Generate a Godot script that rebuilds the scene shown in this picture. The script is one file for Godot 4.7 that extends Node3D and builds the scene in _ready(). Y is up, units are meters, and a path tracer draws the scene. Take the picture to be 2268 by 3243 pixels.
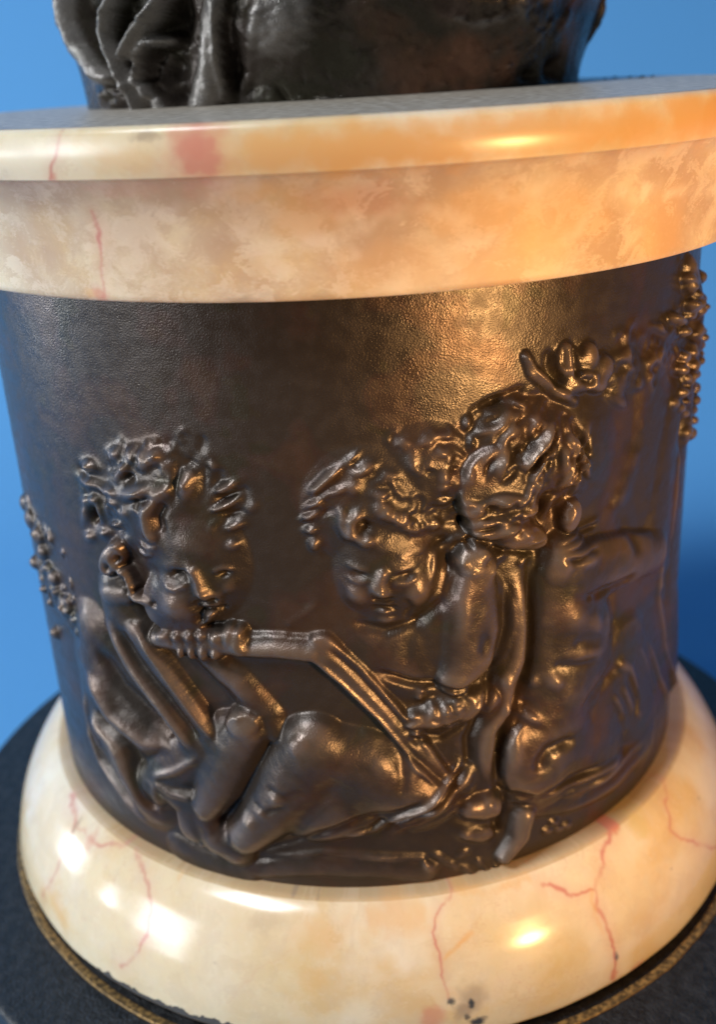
extends Node3D
# A close-up of a bronze bust on a round pedestal: marble cap, bronze drum with children in relief, marble foot, black base, before a blue backdrop.
# Lengths are in millimetres in the builders and turned to metres by MM.

const MM := 0.001
const UP := 44.5          # height of the drum's lower edge above the table
const DR := 55.0          # radius of the drum

# A surface of a (u, v) grid in mm that is sculpted by raising, pressing and scoring it; each cell remembers which figure it belongs to.
class Relief:
	var nu: int
	var nv: int
	var u0: float
	var v0: float
	var st: float
	var h := PackedFloat32Array()
	var id := PackedByteArray()
	var names: Array[String] = ["ground"]
	var who := 0

	func _init(ua: float, ub: float, va: float, vb: float, step: float) -> void:
		u0 = ua; v0 = va; st = step
		nu = int(round((ub - ua) / step)) + 1
		nv = int(round((vb - va) / step)) + 1
		h.resize(nu * nv)
		id.resize(nu * nv)

	func own(n: String) -> void:
		names.append(n)
		who = names.size() - 1

	func put(k: int, p: float, soft: float) -> void:
		var a := h[k]
		if soft < 0.002 or p > a + soft:
			if p <= a:
				return
			h[k] = p
			id[k] = who
		elif p > a - soft:
			var t := 0.5 + 0.5 * (p - a) / soft
			h[k] = lerpf(a, p, t) + soft * t * (1.0 - t)
			if t > 0.5:
				id[k] = who

	func blob(cu: float, cv: float, ru: float, rv: float, ang: float, hh: float, base: float, soft: float, e: float) -> void:
		var m := maxf(ru, rv) * 1.15
		var ca := cos(ang)
		var sa := sin(ang)
		for j in range(maxi(0, int((cv - m - v0) / st)), mini(nv, int((cv + m - v0) / st) + 2)):
			var y := v0 + j * st - cv
			for i in range(maxi(0, int((cu - m - u0) / st)), mini(nu, int((cu + m - u0) / st) + 2)):
				var x := u0 + i * st - cu
				var a := (x * ca + y * sa) / ru
				var b := (y * ca - x * sa) / rv
				var d := a * a + b * b
				if d < 1.0:
					var f := pow(1.0 - d, e)
					put(j * nu + i, base + hh * f, soft * minf(1.0, 2.0 * f))

	func lump(cu: float, cv: float, ru: float, rv: float, ang: float, amount: float) -> void:
		var m := maxf(ru, rv) * 1.6
		var ca := cos(ang)
		var sa := sin(ang)
		for j in range(maxi(0, int((cv - m - v0) / st)), mini(nv, int((cv + m - v0) / st) + 2)):
			var y := v0 + j * st - cv
			for i in range(maxi(0, int((cu - m - u0) / st)), mini(nu, int((cu + m - u0) / st) + 2)):
				var x := u0 + i * st - cu
				var a := (x * ca + y * sa) / ru
				var b := (y * ca - x * sa) / rv
				var d := a * a + b * b
				if d < 2.5:
					h[j * nu + i] += amount * exp(-2.2 * d)

	func limb(q: Array, hh: float, base: float, soft: float, e: float) -> void:
		var lo := Vector2(1e9, 1e9)
		var hi := Vector2(-1e9, -1e9)
		for n in range(0, q.size(), 3):
			lo = lo.min(Vector2(q[n] - q[n + 2], q[n + 1] - q[n + 2]))
			hi = hi.max(Vector2(q[n] + q[n + 2], q[n + 1] + q[n + 2]))
		var segs := q.size() / 3 - 1
		var ax := PackedFloat32Array()
		for v in q:
			ax.append(v)
		for j in range(maxi(0, int((lo.y - v0) / st)), mini(nv, int((hi.y - v0) / st) + 2)):
			var y := v0 + j * st
			for i in range(maxi(0, int((lo.x - u0) / st)), mini(nu, int((hi.x - u0) / st) + 2)):
				var x := u0 + i * st
				var best := 9.0
				for s in segs:
					var n := s * 3
					var dx := ax[n + 3] - ax[n]
					var dy := ax[n + 4] - ax[n + 1]
					var t := clampf(((x - ax[n]) * dx + (y - ax[n + 1]) * dy) / maxf(dx * dx + dy * dy, 1e-6), 0.0, 1.0)
					var ex := x - ax[n] - dx * t
					var ey := y - ax[n + 1] - dy * t
					var r := ax[n + 2] + (ax[n + 5] - ax[n + 2]) * t
					best = minf(best, (ex * ex + ey * ey) / (r * r))
				if best < 1.0:
					var f := pow(1.0 - best, e)
					put(j * nu + i, base + hh * f, soft * minf(1.0, 2.0 * f))

	func line(q: Array, w: float, amount: float) -> void:
		var lo := Vector2(1e9, 1e9)
		var hi := Vector2(-1e9, -1e9)
		var pts := PackedVector2Array()
		for n in range(0, q.size(), 2):
			pts.append(Vector2(q[n], q[n + 1]))
			lo = lo.min(pts[-1])
			hi = hi.max(pts[-1])
		var m := w * 2.0
		var last := pts.size() - 1
		for j in range(maxi(0, int((lo.y - m - v0) / st)), mini(nv, int((hi.y + m - v0) / st) + 2)):
			var y := v0 + j * st
			for i in range(maxi(0, int((lo.x - m - u0) / st)), mini(nu, int((hi.x + m - u0) / st) + 2)):
				var x := u0 + i * st
				var best := 1e9
				var along := 0.0
				for s in last:
					var a := pts[s]
					var d := pts[s + 1] - a
					var t := clampf(((x - a.x) * d.x + (y - a.y) * d.y) / maxf(d.length_squared(), 1e-6), 0.0, 1.0)
					var ex := x - a.x - d.x * t
					var ey := y - a.y - d.y * t
					var dd := ex * ex + ey * ey
					if dd < best:
						best = dd
						along = (s + t) / last
				if best < m * m:
					h[j * nu + i] += amount * exp(-best / (w * w) * 1.3) * smoothstep(0.0, 0.22, minf(along, 1.0 - along) + 0.06)

	func curls(cu: float, cv: float, ru: float, rv: float, ang: float, count: int, size: float, amount: float, sd: int) -> void:
		var rg := RandomNumberGenerator.new()
		rg.seed = sd
		for n in count:
			var p := Vector2.from_angle(rg.randf() * TAU) * sqrt(rg.randf())
			p = Vector2(p.x * ru, p.y * rv).rotated(ang) + Vector2(cu, cv)
			var a := rg.randf() * TAU
			var turn := rg.randf_range(1.2, 3.2) * (1.0 if rg.randf() < 0.5 else -1.0)
			var s := size * rg.randf_range(0.6, 1.3)
			var q := []
			for k in 5:
				var w := Vector2.from_angle(a + turn * k / 4.0) * s * (1.0 - 0.12 * k)
				q.append_array([p.x + w.x, p.y + w.y])
			line(q, size * 0.34, amount)
			var q2 := []
			for k in 4:
				var w := Vector2.from_angle(a + turn * k / 4.0) * s * 0.55
				q2.append_array([p.x + w.x, p.y + w.y])
			line(q2, size * 0.24, -amount * 0.75)

	# How far each cell stands above the mean of its surroundings, in mm.
	func proud(reach: int) -> PackedFloat32Array:
		var a := h.duplicate()
		var b := h.duplicate()
		var n := 2.0 * reach + 1.0
		for pass_ in 2:
			for j in nv:
				var s := 0.0
				for i in range(-reach, reach + 1):
					s += a[j * nu + clampi(i, 0, nu - 1)]
				for i in nu:
					b[j * nu + i] = s / n
					s += a[j * nu + mini(i + reach + 1, nu - 1)] - a[j * nu + maxi(i - reach, 0)]
			for i in nu:
				var s := 0.0
				for j in range(-reach, reach + 1):
					s += b[clampi(j, 0, nv - 1) * nu + i]
				for j in nv:
					a[j * nu + i] = s / n
					s += b[mini(j + reach + 1, nv - 1) * nu + i] - b[maxi(j - reach, 0) * nu + i]
		for k in a.size():
			a[k] = h[k] - a[k]
		return a

	func finish(grain: float, sd: int, passes := 1) -> void:
		for pass_ in passes:
			var g := h.duplicate()
			for j in range(1, nv - 1):
				for i in range(1, nu - 1):
					var k := j * nu + i
					h[k] = 0.36 * g[k] + 0.12 * (g[k - 1] + g[k + 1] + g[k - nu] + g[k + nu]) + 0.04 * (g[k - nu - 1] + g[k - nu + 1] + g[k + nu - 1] + g[k + nu + 1])
		var nz := FastNoiseLite.new()
		nz.seed = sd
		nz.frequency = 0.35
		nz.fractal_octaves = 3
		for j in nv:
			for i in nu:
				h[j * nu + i] += nz.get_noise_2d(i * st, j * st) * grain * minf(1.0, 0.35 + absf(h[j * nu + i]))


func mat(color: Color, rough: float, metal := 0.0, spec := 0.5) -> StandardMaterial3D:
	var m := StandardMaterial3D.new()
	m.albedo_color = color.linear_to_srgb()
	m.roughness = rough
	m.metallic = metal
	m.metallic_specular = spec
	return m


func obj(called: String, mesh: Mesh, m: Material, parent: Node, label := "") -> MeshInstance3D:
	var o := MeshInstance3D.new()
	o.name = called
	o.mesh = mesh
	if m:
		o.material_override = m
	parent.add_child(o, true)
	if label:
		o.set_meta("label", label)
	return o


func thing(called: String, label: String, category: String, at := Vector3.ZERO) -> Node3D:
	var o := Node3D.new()
	o.name = called
	o.position = at * MM
	add_child(o, true)
	o.set_meta("label", label)
	o.set_meta("category", category)
	return o


# A turned solid: profile of (radius, height), its corners rounded; the texture runs once round and from the lowest to the highest point.
func lathe(profile: PackedVector2Array, segs: int, vlo: float, vhi: float, wob := 0.0) -> ArrayMesh:
	var n := profile.size()
	var pos := PackedVector3Array()
	var nor := PackedVector3Array()
	var uv := PackedVector2Array()
	var idx := PackedInt32Array()
	var nz := FastNoiseLite.new()
	nz.frequency = 0.06
	for j in n:
		var a := profile[maxi(j - 1, 0)]
		var b := profile[mini(j + 1, n - 1)]
		var t := (b - a).normalized()
		for i in segs + 1:
			var th := TAU * i / segs - PI
			var r := profile[j].x
			var y := profile[j].y
			if wob > 0.0:
				r += wob * nz.get_noise_3d(sin(th) * r, y, cos(th) * r)
			pos.append(Vector3(sin(th) * r, y, cos(th) * r) * MM)
			nor.append(Vector3(sin(th) * t.y, -t.x, cos(th) * t.y))
			uv.append(Vector2(float(i) / segs, 1.0 - (y - vlo) / (vhi - vlo)))
	for j in n - 1:
		for i in segs:
			var k := j * (segs + 1) + i
			idx.append_array(PackedInt32Array([k, k + segs + 1, k + 1, k + 1, k + segs + 1, k + segs + 2]))
	return arrays(pos, nor, uv, idx, PackedColorArray())


func arrays(pos: PackedVector3Array, nor: PackedVector3Array, uv: PackedVector2Array, idx: PackedInt32Array, col: PackedColorArray) -> ArrayMesh:
	var a := []
	a.resize(Mesh.ARRAY_MAX)
	a[Mesh.ARRAY_VERTEX] = pos
	a[Mesh.ARRAY_NORMAL] = nor
	a[Mesh.ARRAY_INDEX] = idx
	if uv.size():
		a[Mesh.ARRAY_TEX_UV] = uv
	if col.size():
		a[Mesh.ARRAY_COLOR] = col
	var m := ArrayMesh.new()
	m.add_surface_from_arrays(Mesh.PRIMITIVE_TRIANGLES, a)
	return m


# Rounds the corners of a profile.
func rounded(p: PackedVector2Array, r: float, steps := 4) -> PackedVector2Array:
	var out := PackedVector2Array([p[0]])
	for k in range(1, p.size() - 1):
		var a := p[k] + (p[k - 1] - p[k]).limit_length(minf(r, p[k].distance_to(p[k - 1]) * 0.45))
		var b := p[k] + (p[k + 1] - p[k]).limit_length(minf(r, p[k].distance_to(p[k + 1]) * 0.45))
		for s in steps + 1:
			var t := float(s) / steps
			out.append(a.lerp(p[k], t).lerp(p[k].lerp(b, t), t))
	out.append(p[-1])
	return out


# Splits a sculpted grid into one mesh per figure; at(u, v, height) gives the place in space.
func relief_meshes(r: Relief, at: Callable, tint: Callable) -> Dictionary:
	var total := r.nu * r.nv
	var pos := PackedVector3Array()
	pos.resize(total)
	for j in r.nv:
		for i in r.nu:
			pos[j * r.nu + i] = at.call(r.u0 + i * r.st, r.v0 + j * r.st, r.h[j * r.nu + i])
	var nor := PackedVector3Array()
	nor.resize(total)
	var col := PackedColorArray()
	col.resize(total)
	for j in r.nv:
		for i in r.nu:
			var k := j * r.nu + i
			var du := pos[k + 1 if i < r.nu - 1 else k] - pos[k - 1 if i > 0 else k]
			var dv := pos[k + r.nu if j < r.nv - 1 else k] - pos[k - r.nu if j > 0 else k]
			nor[k] = du.cross(dv).normalized()
			col[k] = tint.call(r.u0 + i * r.st, r.v0 + j * r.st, r.h[k], r.id[k], k)
	var out := {}
	var lists: Array[PackedInt32Array] = []
	for n in r.names.size():
		lists.append(PackedInt32Array())
	for j in r.nv - 1:
		for i in r.nu - 1:
			var k := j * r.nu + i
			lists[r.id[k]].append(k)
	for n in lists.size():
		if lists[n].is_empty():
			continue
		var map := PackedInt32Array()
		map.resize(total)
		map.fill(-1)
		var p := PackedVector3Array()
		var q := PackedVector3Array()
		var c := PackedColorArray()
		var idx := PackedInt32Array()
		for k in lists[n]:
			for w in [k, k + 1, k + r.nu, k + r.nu + 1]:
				if map[w] < 0:
					map[w] = p.size()
					p.append(pos[w])
					q.append(nor[w])
					c.append(col[w])
			var a := map[k]
			var b := map[k + 1]
			var d := map[k + r.nu]
			var e := map[k + r.nu + 1]
			idx.append_array(PackedInt32Array([a, d, b, b, d, e]))
		out[n] = arrays(p, q, PackedVector2Array(), idx, c)
	return out


# ---- marble: masks painted by angle (degrees) and height (mm), then coloured
const TW := 2048
var masks := {}
var mtop := {"cap": 0.0, "foot": 0.0}
var mlow := {"cap": 0.0, "foot": 0.0}
var mrad := {"cap": 63.0, "foot": 64.0}
var mth := {"cap": 352, "foot": 352}

func vein(img: String, q: Array, w: float, amount: float, jit: float, kind: int) -> void:
	var H: int = mth[img]
	var m: PackedFloat32Array = masks[img][kind]
	var sx: float = TW / (TAU * mrad[img])
	var sy: float = H / (mtop[img] - mlow[img])
	var nz := FastNoiseLite.new()
	nz.frequency = 0.28
	nz.fractal_octaves = 5
	nz.seed = int(q[0] * 7.0) + 900
	var pts := PackedVector2Array()
	for n in range(0, q.size(), 2):
		pts.append(Vector2(deg_to_rad(q[n]) * mrad[img], q[n + 1]))
	for s in pts.size() - 1:
		var steps := int(pts[s].distance_to(pts[s + 1]) / 0.07) + 2
		for k in steps:
			var t := float(k) / steps
			var p := pts[s].lerp(pts[s + 1], t)
			p += Vector2(nz.get_noise_2d(p.x, p.y), nz.get_noise_2d(p.x + 91.0, p.y)) * jit
			var ww := w * (0.55 + 0.9 * absf(nz.get_noise_2d(p.x * 0.4, p.y * 0.4 + 40.0)))
			var aa := amount * clampf(0.75 + 0.9 * nz.get_noise_2d(p.x * 0.5 + 17.0, p.y * 0.5), 0.15, 1.0)
			stamp(m, H, (p.x + PI * mrad[img]) * sx, (mtop[img] - p.y) * sy, ww * sx, ww * sy, aa)
			if k % 4 == 0:
				stamp(m, H, (p.x + PI * mrad[img]) * sx, (mtop[img] - p.y) * sy, ww * 4.0 * sx, ww * 4.0 * sy, aa * 0.22)
	masks[img][kind] = m

func stamp(m: PackedFloat32Array, H: int, cx: float, cy: float, rx: float, ry: float, a: float) -> void:
	for y in range(maxi(0, int(cy - ry * 1.5)), mini(H, int(cy + ry * 1.5) + 2)):
		for x in range(maxi(0, int(cx - rx * 1.5)), mini(TW, int(cx + rx * 1.5) + 2)):
			var d := pow((x + 0.5 - cx) / rx, 2) + pow((y + 0.5 - cy) / ry, 2)
			if d < 2.25:
				m[y * TW + x] = maxf(m[y * TW + x], a * exp(-1.8 * d))

func spot(img: String, ang: float, v: float, rx: float, ry: float, amount: float, kind: int) -> void:
	var H: int = mth[img]
	var m: PackedFloat32Array = masks[img][kind]
	var sx: float = TW / (TAU * mrad[img])
	var sy: float = H / (mtop[img] - mlow[img])
	var cx: float = (deg_to_rad(ang) + PI) * mrad[img] * sx
	var cy: float = (mtop[img] - v) * sy
	var nz := FastNoiseLite.new()
	nz.seed = int(ang * 3.0 + v * 11.0)
	nz.frequency = 0.5 / minf(rx, ry)
	nz.fractal_octaves = 4
	var px := rx * sx
	var py := ry * sy
	for y in range(maxi(0, int(cy - py * 1.9)), mini(H, int(cy + py * 1.9) + 2)):
		for x in range(maxi(0, int(cx - px * 1.9)), mini(TW, int(cx + px * 1.9) + 2)):
			var d := sqrt(pow((x - cx) / px, 2) + pow((y - cy) / py, 2)) + 0.55 * nz.get_noise_2d(x / sx, y / sy)
			var a := amount * (1.0 - smoothstep(0.35, 1.35, d))
			m[y * TW + x] = maxf(m[y * TW + x], a)
	masks[img][kind] = m

const TONES := [Color(0.58, 0.24, 0.19), Color(0.72, 0.42, 0.17), Color(0.62, 0.24, 0.17), Color(0.36, 0.27, 0.19), Color(0.84, 0.72, 0.60), Color(0.06, 0.065, 0.075), Color(0.66, 0.50, 0.22)]

func marble_image(img: String, sd: int, warm: float) -> ImageTexture:
	var H: int = mth[img]
	var big := FastNoiseLite.new()
	big.seed = sd
	big.frequency = 0.05
	big.fractal_octaves = 5
	var fine := FastNoiseLite.new()
	fine.seed = sd + 1
	fine.frequency = 0.35
	fine.fractal_octaves = 4
	var crystal := FastNoiseLite.new()
	crystal.seed = sd + 2
	crystal.noise_type = FastNoiseLite.TYPE_CELLULAR
	crystal.cellular_return_type = FastNoiseLite.RETURN_CELL_VALUE
	crystal.cellular_jitter = 1.0
	crystal.frequency = 0.22
	crystal.fractal_type = FastNoiseLite.FRACTAL_FBM
	crystal.fractal_octaves = 3
	crystal.domain_warp_enabled = true
	crystal.domain_warp_amplitude = 5.0
	crystal.domain_warp_frequency = 0.16
	crystal.domain_warp_fractal_octaves = 4
	var data := PackedByteArray()
	data.resize(TW * H * 3)
	var sx: float = TW / (TAU * mrad[img])
	var sy: float = H / (mtop[img] - mlow[img])
	var cream := Color(0.74, 0.60, 0.39)
	var pale := Color(0.79, 0.69, 0.53)
	var honey := Color(0.70, 0.50, 0.25)
	var ms: Array = masks[img]
	var rad: float = mrad[img]
	var lut := PackedByteArray()
	lut.resize(1025)
	for k in 1025:
		lut[k] = int(round(255.0 * (1.055 * pow(k / 1024.0, 1.0 / 2.4) - 0.055))) if k > 3 else k / 4 * 13
	for y in H:
		for x in TW:
			var th := TAU * x / TW
			var px := sin(th) * rad
			var pz := cos(th) * rad
			var py := y / sy
			var c := cream
			var a := big.get_noise_3d(px, py, pz)
			c = c.lerp(pale, clampf(a * 1.8 + 0.2, 0.0, 1.0))
			c = c.lerp(honey, clampf((big.get_noise_3d(px + 200.0, py * 1.4, pz) - 0.08) * warm, 0.0, 0.8))
			c = c.lerp(Color(0.66, 0.56, 0.43), clampf(fine.get_noise_3d(px, py, pz) * 0.55, 0.0, 0.3))
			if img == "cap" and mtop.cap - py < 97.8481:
				c = c.lerp(Color(0.47, 0.31, 0.205), clampf(0.6 + 0.9 * big.get_noise_3d(px * 1.6, py * 2.0 + 70.0, pz * 1.6), 0.1, 0.85) * (0.25 + 0.75 * smoothstep(-0.72, -0.52, -px / rad)))  # cove tanned darker below the slab: its shade painted into the marble
			var crack := absf(fine.get_noise_3d(px * 0.45 + 50.0, py * 0.6, pz * 0.45))
			if crack < 0.03:
				c = c.lerp(Color(0.60, 0.40, 0.27), (1.0 - crack / 0.03) * clampf(0.9 * big.get_noise_3d(px, py + 300.0, pz) + 0.12, 0.0, 0.5))
			c = c.lerp(Color(0.84, 0.76, 0.66), clampf(fine.get_noise_3d(px * 2.6, py * 2.6 + 20.0, pz * 2.6) * 0.45 - 0.1, 0.0, 0.2))
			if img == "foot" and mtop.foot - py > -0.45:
				c = c.lerp(Color(0.42, 0.27, 0.12), 0.62)  # lip browned: reflection of the drum painted over honey marble
			var grainy := crystal.get_noise_3d(px, py * 1.3, pz)
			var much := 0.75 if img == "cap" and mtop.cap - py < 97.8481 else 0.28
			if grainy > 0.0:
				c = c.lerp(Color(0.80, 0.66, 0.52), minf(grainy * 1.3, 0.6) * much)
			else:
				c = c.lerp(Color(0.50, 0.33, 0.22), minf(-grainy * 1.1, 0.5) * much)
			var k := y * TW + x
			for n in 7:
				var w: float = ms[n][k]
				if w > 0.004:
					c = c.lerp(TONES[n], minf(w, 1.0))
			data[k * 3] = lut[int(clampf(c.r, 0.0, 1.0) * 1024.0)]
			data[k * 3 + 1] = lut[int(clampf(c.g, 0.0, 1.0) * 1024.0)]
			data[k * 3 + 2] = lut[int(clampf(c.b, 0.0, 1.0) * 1024.0)]
	return ImageTexture.create_from_image(Image.create_from_data(TW, H, false, Image.FORMAT_RGB8, data))


func noise_tex(freq: float, sd: int, octaves: int, size := 512, kind := FastNoiseLite.TYPE_SIMPLEX_SMOOTH) -> NoiseTexture2D:
	var nz := FastNoiseLite.new()
	nz.seed = sd
	nz.frequency = freq
	nz.noise_type = kind
	nz.fractal_octaves = octaves
	var t := NoiseTexture2D.new()
	t.width = size
	t.height = size
	t.seamless = true
	t.noise = nz
	return t


# Pale specks of dust and lint on a clear ground.
func dust_tex(count: int, sd: int, bright: float) -> ImageTexture:
	var im := Image.create_empty(1024, 1024, false, Image.FORMAT_RGBA8)
	im.fill(Color(0.6, 0.55, 0.5, 0.0))
	var rg := RandomNumberGenerator.new()
	rg.seed = sd
	for n in count:
		var x := rg.randi_range(3, 1018)
		var y := rg.randi_range(3, 1018)
		var a := rg.randf_range(0.25, 0.9) * bright
		var c := Color(0.62, 0.56, 0.5, a)
		if rg.randf() < 0.06:
			var d := Vector2.from_angle(rg.randf() * TAU)
			var bend := rg.randf_range(-0.15, 0.15)
			var p := Vector2(x, y)
			for k in rg.randi_range(6, 18):
				im.set_pixelv(Vector2i(p).clamp(Vector2i.ZERO, Vector2i(1023, 1023)), c)
				p += d
				d = d.rotated(bend)
		else:
			im.set_pixel(x, y, c)
			if rg.randf() < 0.35:
				im.set_pixel(x + 1, y, c)
			if rg.randf() < 0.2:
				im.set_pixel(x, y + 1, c)
	return ImageTexture.create_from_image(im)


func _ready() -> void:
	# ---- camera
	var cam := Camera3D.new()
	cam.name = "camera"
	var lens := CameraAttributesPhysical.new()
	lens.frustum_focal_length = 12.0 / 0.4796
	lens.frustum_focus_distance = 0.127
	lens.frustum_near = 0.01
	lens.frustum_far = 20.0
	lens.exposure_aperture = 13.0
	cam.attributes = lens
	cam.fov = rad_to_deg(2.0 * atan(0.4796))
	cam.near = 0.01
	cam.far = 20.0
	cam.basis = Basis(Vector3.UP, -0.0010) * Basis(Vector3.RIGHT, -0.3955) * Basis(Vector3.BACK, -0.0554)
	cam.position = Vector3(0.0, 107.2988 + UP, 174.1639) * MM
	add_child(cam)
	cam.current = true
	# ---- the room's dim light
	var we := WorldEnvironment.new()
	we.name = "room_air"
	var env := Environment.new()
	env.background_mode = Environment.BG_COLOR
	env.background_color = Color(0.045, 0.043, 0.042).linear_to_srgb()
	env.tonemap_mode = Environment.TONE_MAPPER_LINEAR
	env.tonemap_exposure = 0.84
	env.sdfgi_enabled = true
	env.ssao_enabled = true
	env.ssil_enabled = true
	we.environment = env
	add_child(we)
	# ---- lamps: a window to the left in two lights, a warm bulb to the right, an added fill from above
	var mid := Vector3(0.0, UP + 45.0, 0.0) * MM
	window_light("window_light", mid, -99.0, 0.0, 1.5, Vector2(0.17, 0.34), 0.85)
	window_light("window_light", mid, -80.0, 3.0, 1.5, Vector2(0.10, 0.13), 0.2)
	window_light("window_light", mid, -62.0, 8.0, 1.6, Vector2(0.44, 0.46), 1.25)
	window_light("added_fill_light", mid, -50.0, 52.0, 1.4, Vector2(0.40, 0.34), 1.9)  # added fill with no known source, for silver highlights on the relief
	var bulb := SpotLight3D.new()
	bulb.name = "lamp_light"
	bulb.light_color = Color(1.0, 0.775, 0.50)
	bulb.light_energy = 0.084
	bulb.light_size = 0.012
	bulb.spot_range = 6.0
	bulb.spot_attenuation = 2.0
	bulb.spot_angle = 27.0
	bulb.spot_angle_attenuation = 1.0
	bulb.shadow_enabled = true
	add_child(bulb)
	bulb.look_at_from_position(mid + direction(35.0, 0.0) * 0.25, mid + direction(46.0, 6.0) * 0.06)
	build_setting()
	build_pedestal()
	build_bust()


func direction(az: float, el: float) -> Vector3:
	var a := deg_to_rad(az)
	var e := deg_to_rad(el)
	return Vector3(sin(a) * cos(e), sin(e), cos(a) * cos(e))


func window_light(called: String, mid: Vector3, az: float, el: float, dist: float, size: Vector2, energy: float) -> void:
	var l := AreaLight3D.new()
	l.name = called
	l.area_size = size
	l.light_color = Color(0.95, 0.975, 1.0)
	l.light_energy = energy
	l.area_range = 8.0
	l.shadow_enabled = true
	add_child(l, true)
	l.look_at_from_position(mid + direction(az, el) * dist, mid)


func build_setting() -> void:
	# the blue sheet: flat under the base, curving up behind it
	var prof := PackedVector2Array([Vector2(0.11, 0.0), Vector2(-0.16, 0.0)])
	for k in 25:
		var t := PI / 2.0 * k / 24.0
		prof.append(Vector2(-0.16 - 0.22 * sin(t), 0.22 - 0.22 * cos(t)))
	prof.append(Vector2(-0.38, 1.1))
	var pos := PackedVector3Array()
	var nor := PackedVector3Array()
	var uv := PackedVector2Array()
	var idx := PackedInt32Array()
	for j in prof.size():
		var t := (prof[mini(j + 1, prof.size() - 1)] - prof[maxi(j - 1, 0)]).normalized()
		for i in 2:
			pos.append(Vector3(-1.1 + 2.2 * i, prof[j].y, prof[j].x))
			nor.append(Vector3(0.0, -t.x, t.y))
			uv.append(Vector2(i, j))
	for j in prof.size() - 1:
		var k := j * 2
		idx.append_array(PackedInt32Array([k, k + 2, k + 1, k + 1, k + 2, k + 3]))
	var blue := mat(Color(0.12, 0.37, 0.70), 0.8, 0.0, 0.35)
	blue.heightmap_enabled = true
	blue.heightmap_texture = noise_tex(0.05, 4, 4)
	blue.heightmap_scale = 0.01
	blue.uv1_triplanar = true
	blue.uv1_scale = Vector3.ONE * 25.0
	var o := obj("backdrop", arrays(pos, nor, uv, idx, PackedColorArray()), blue, self)
	o.set_meta("kind", "structure")
	o.set_meta("label", "plain blue backdrop sheet behind and under the black base")
	var added_dark := mat(Color(0.07, 0.066, 0.062), 0.6)
	var slab := BoxMesh.new()
	slab.size = Vector3(2.2, 0.03, 1.5)
	var added_table := obj("added_table", slab, added_dark, self)  # unseen surface added so blue light stays off the bronze
	added_table.position = Vector3(0.0, -0.019, 0.30)
	added_table.set_meta("kind", "structure")
	added_table.set_meta("label", "unseen dark table under the blue backdrop sheet")


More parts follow.
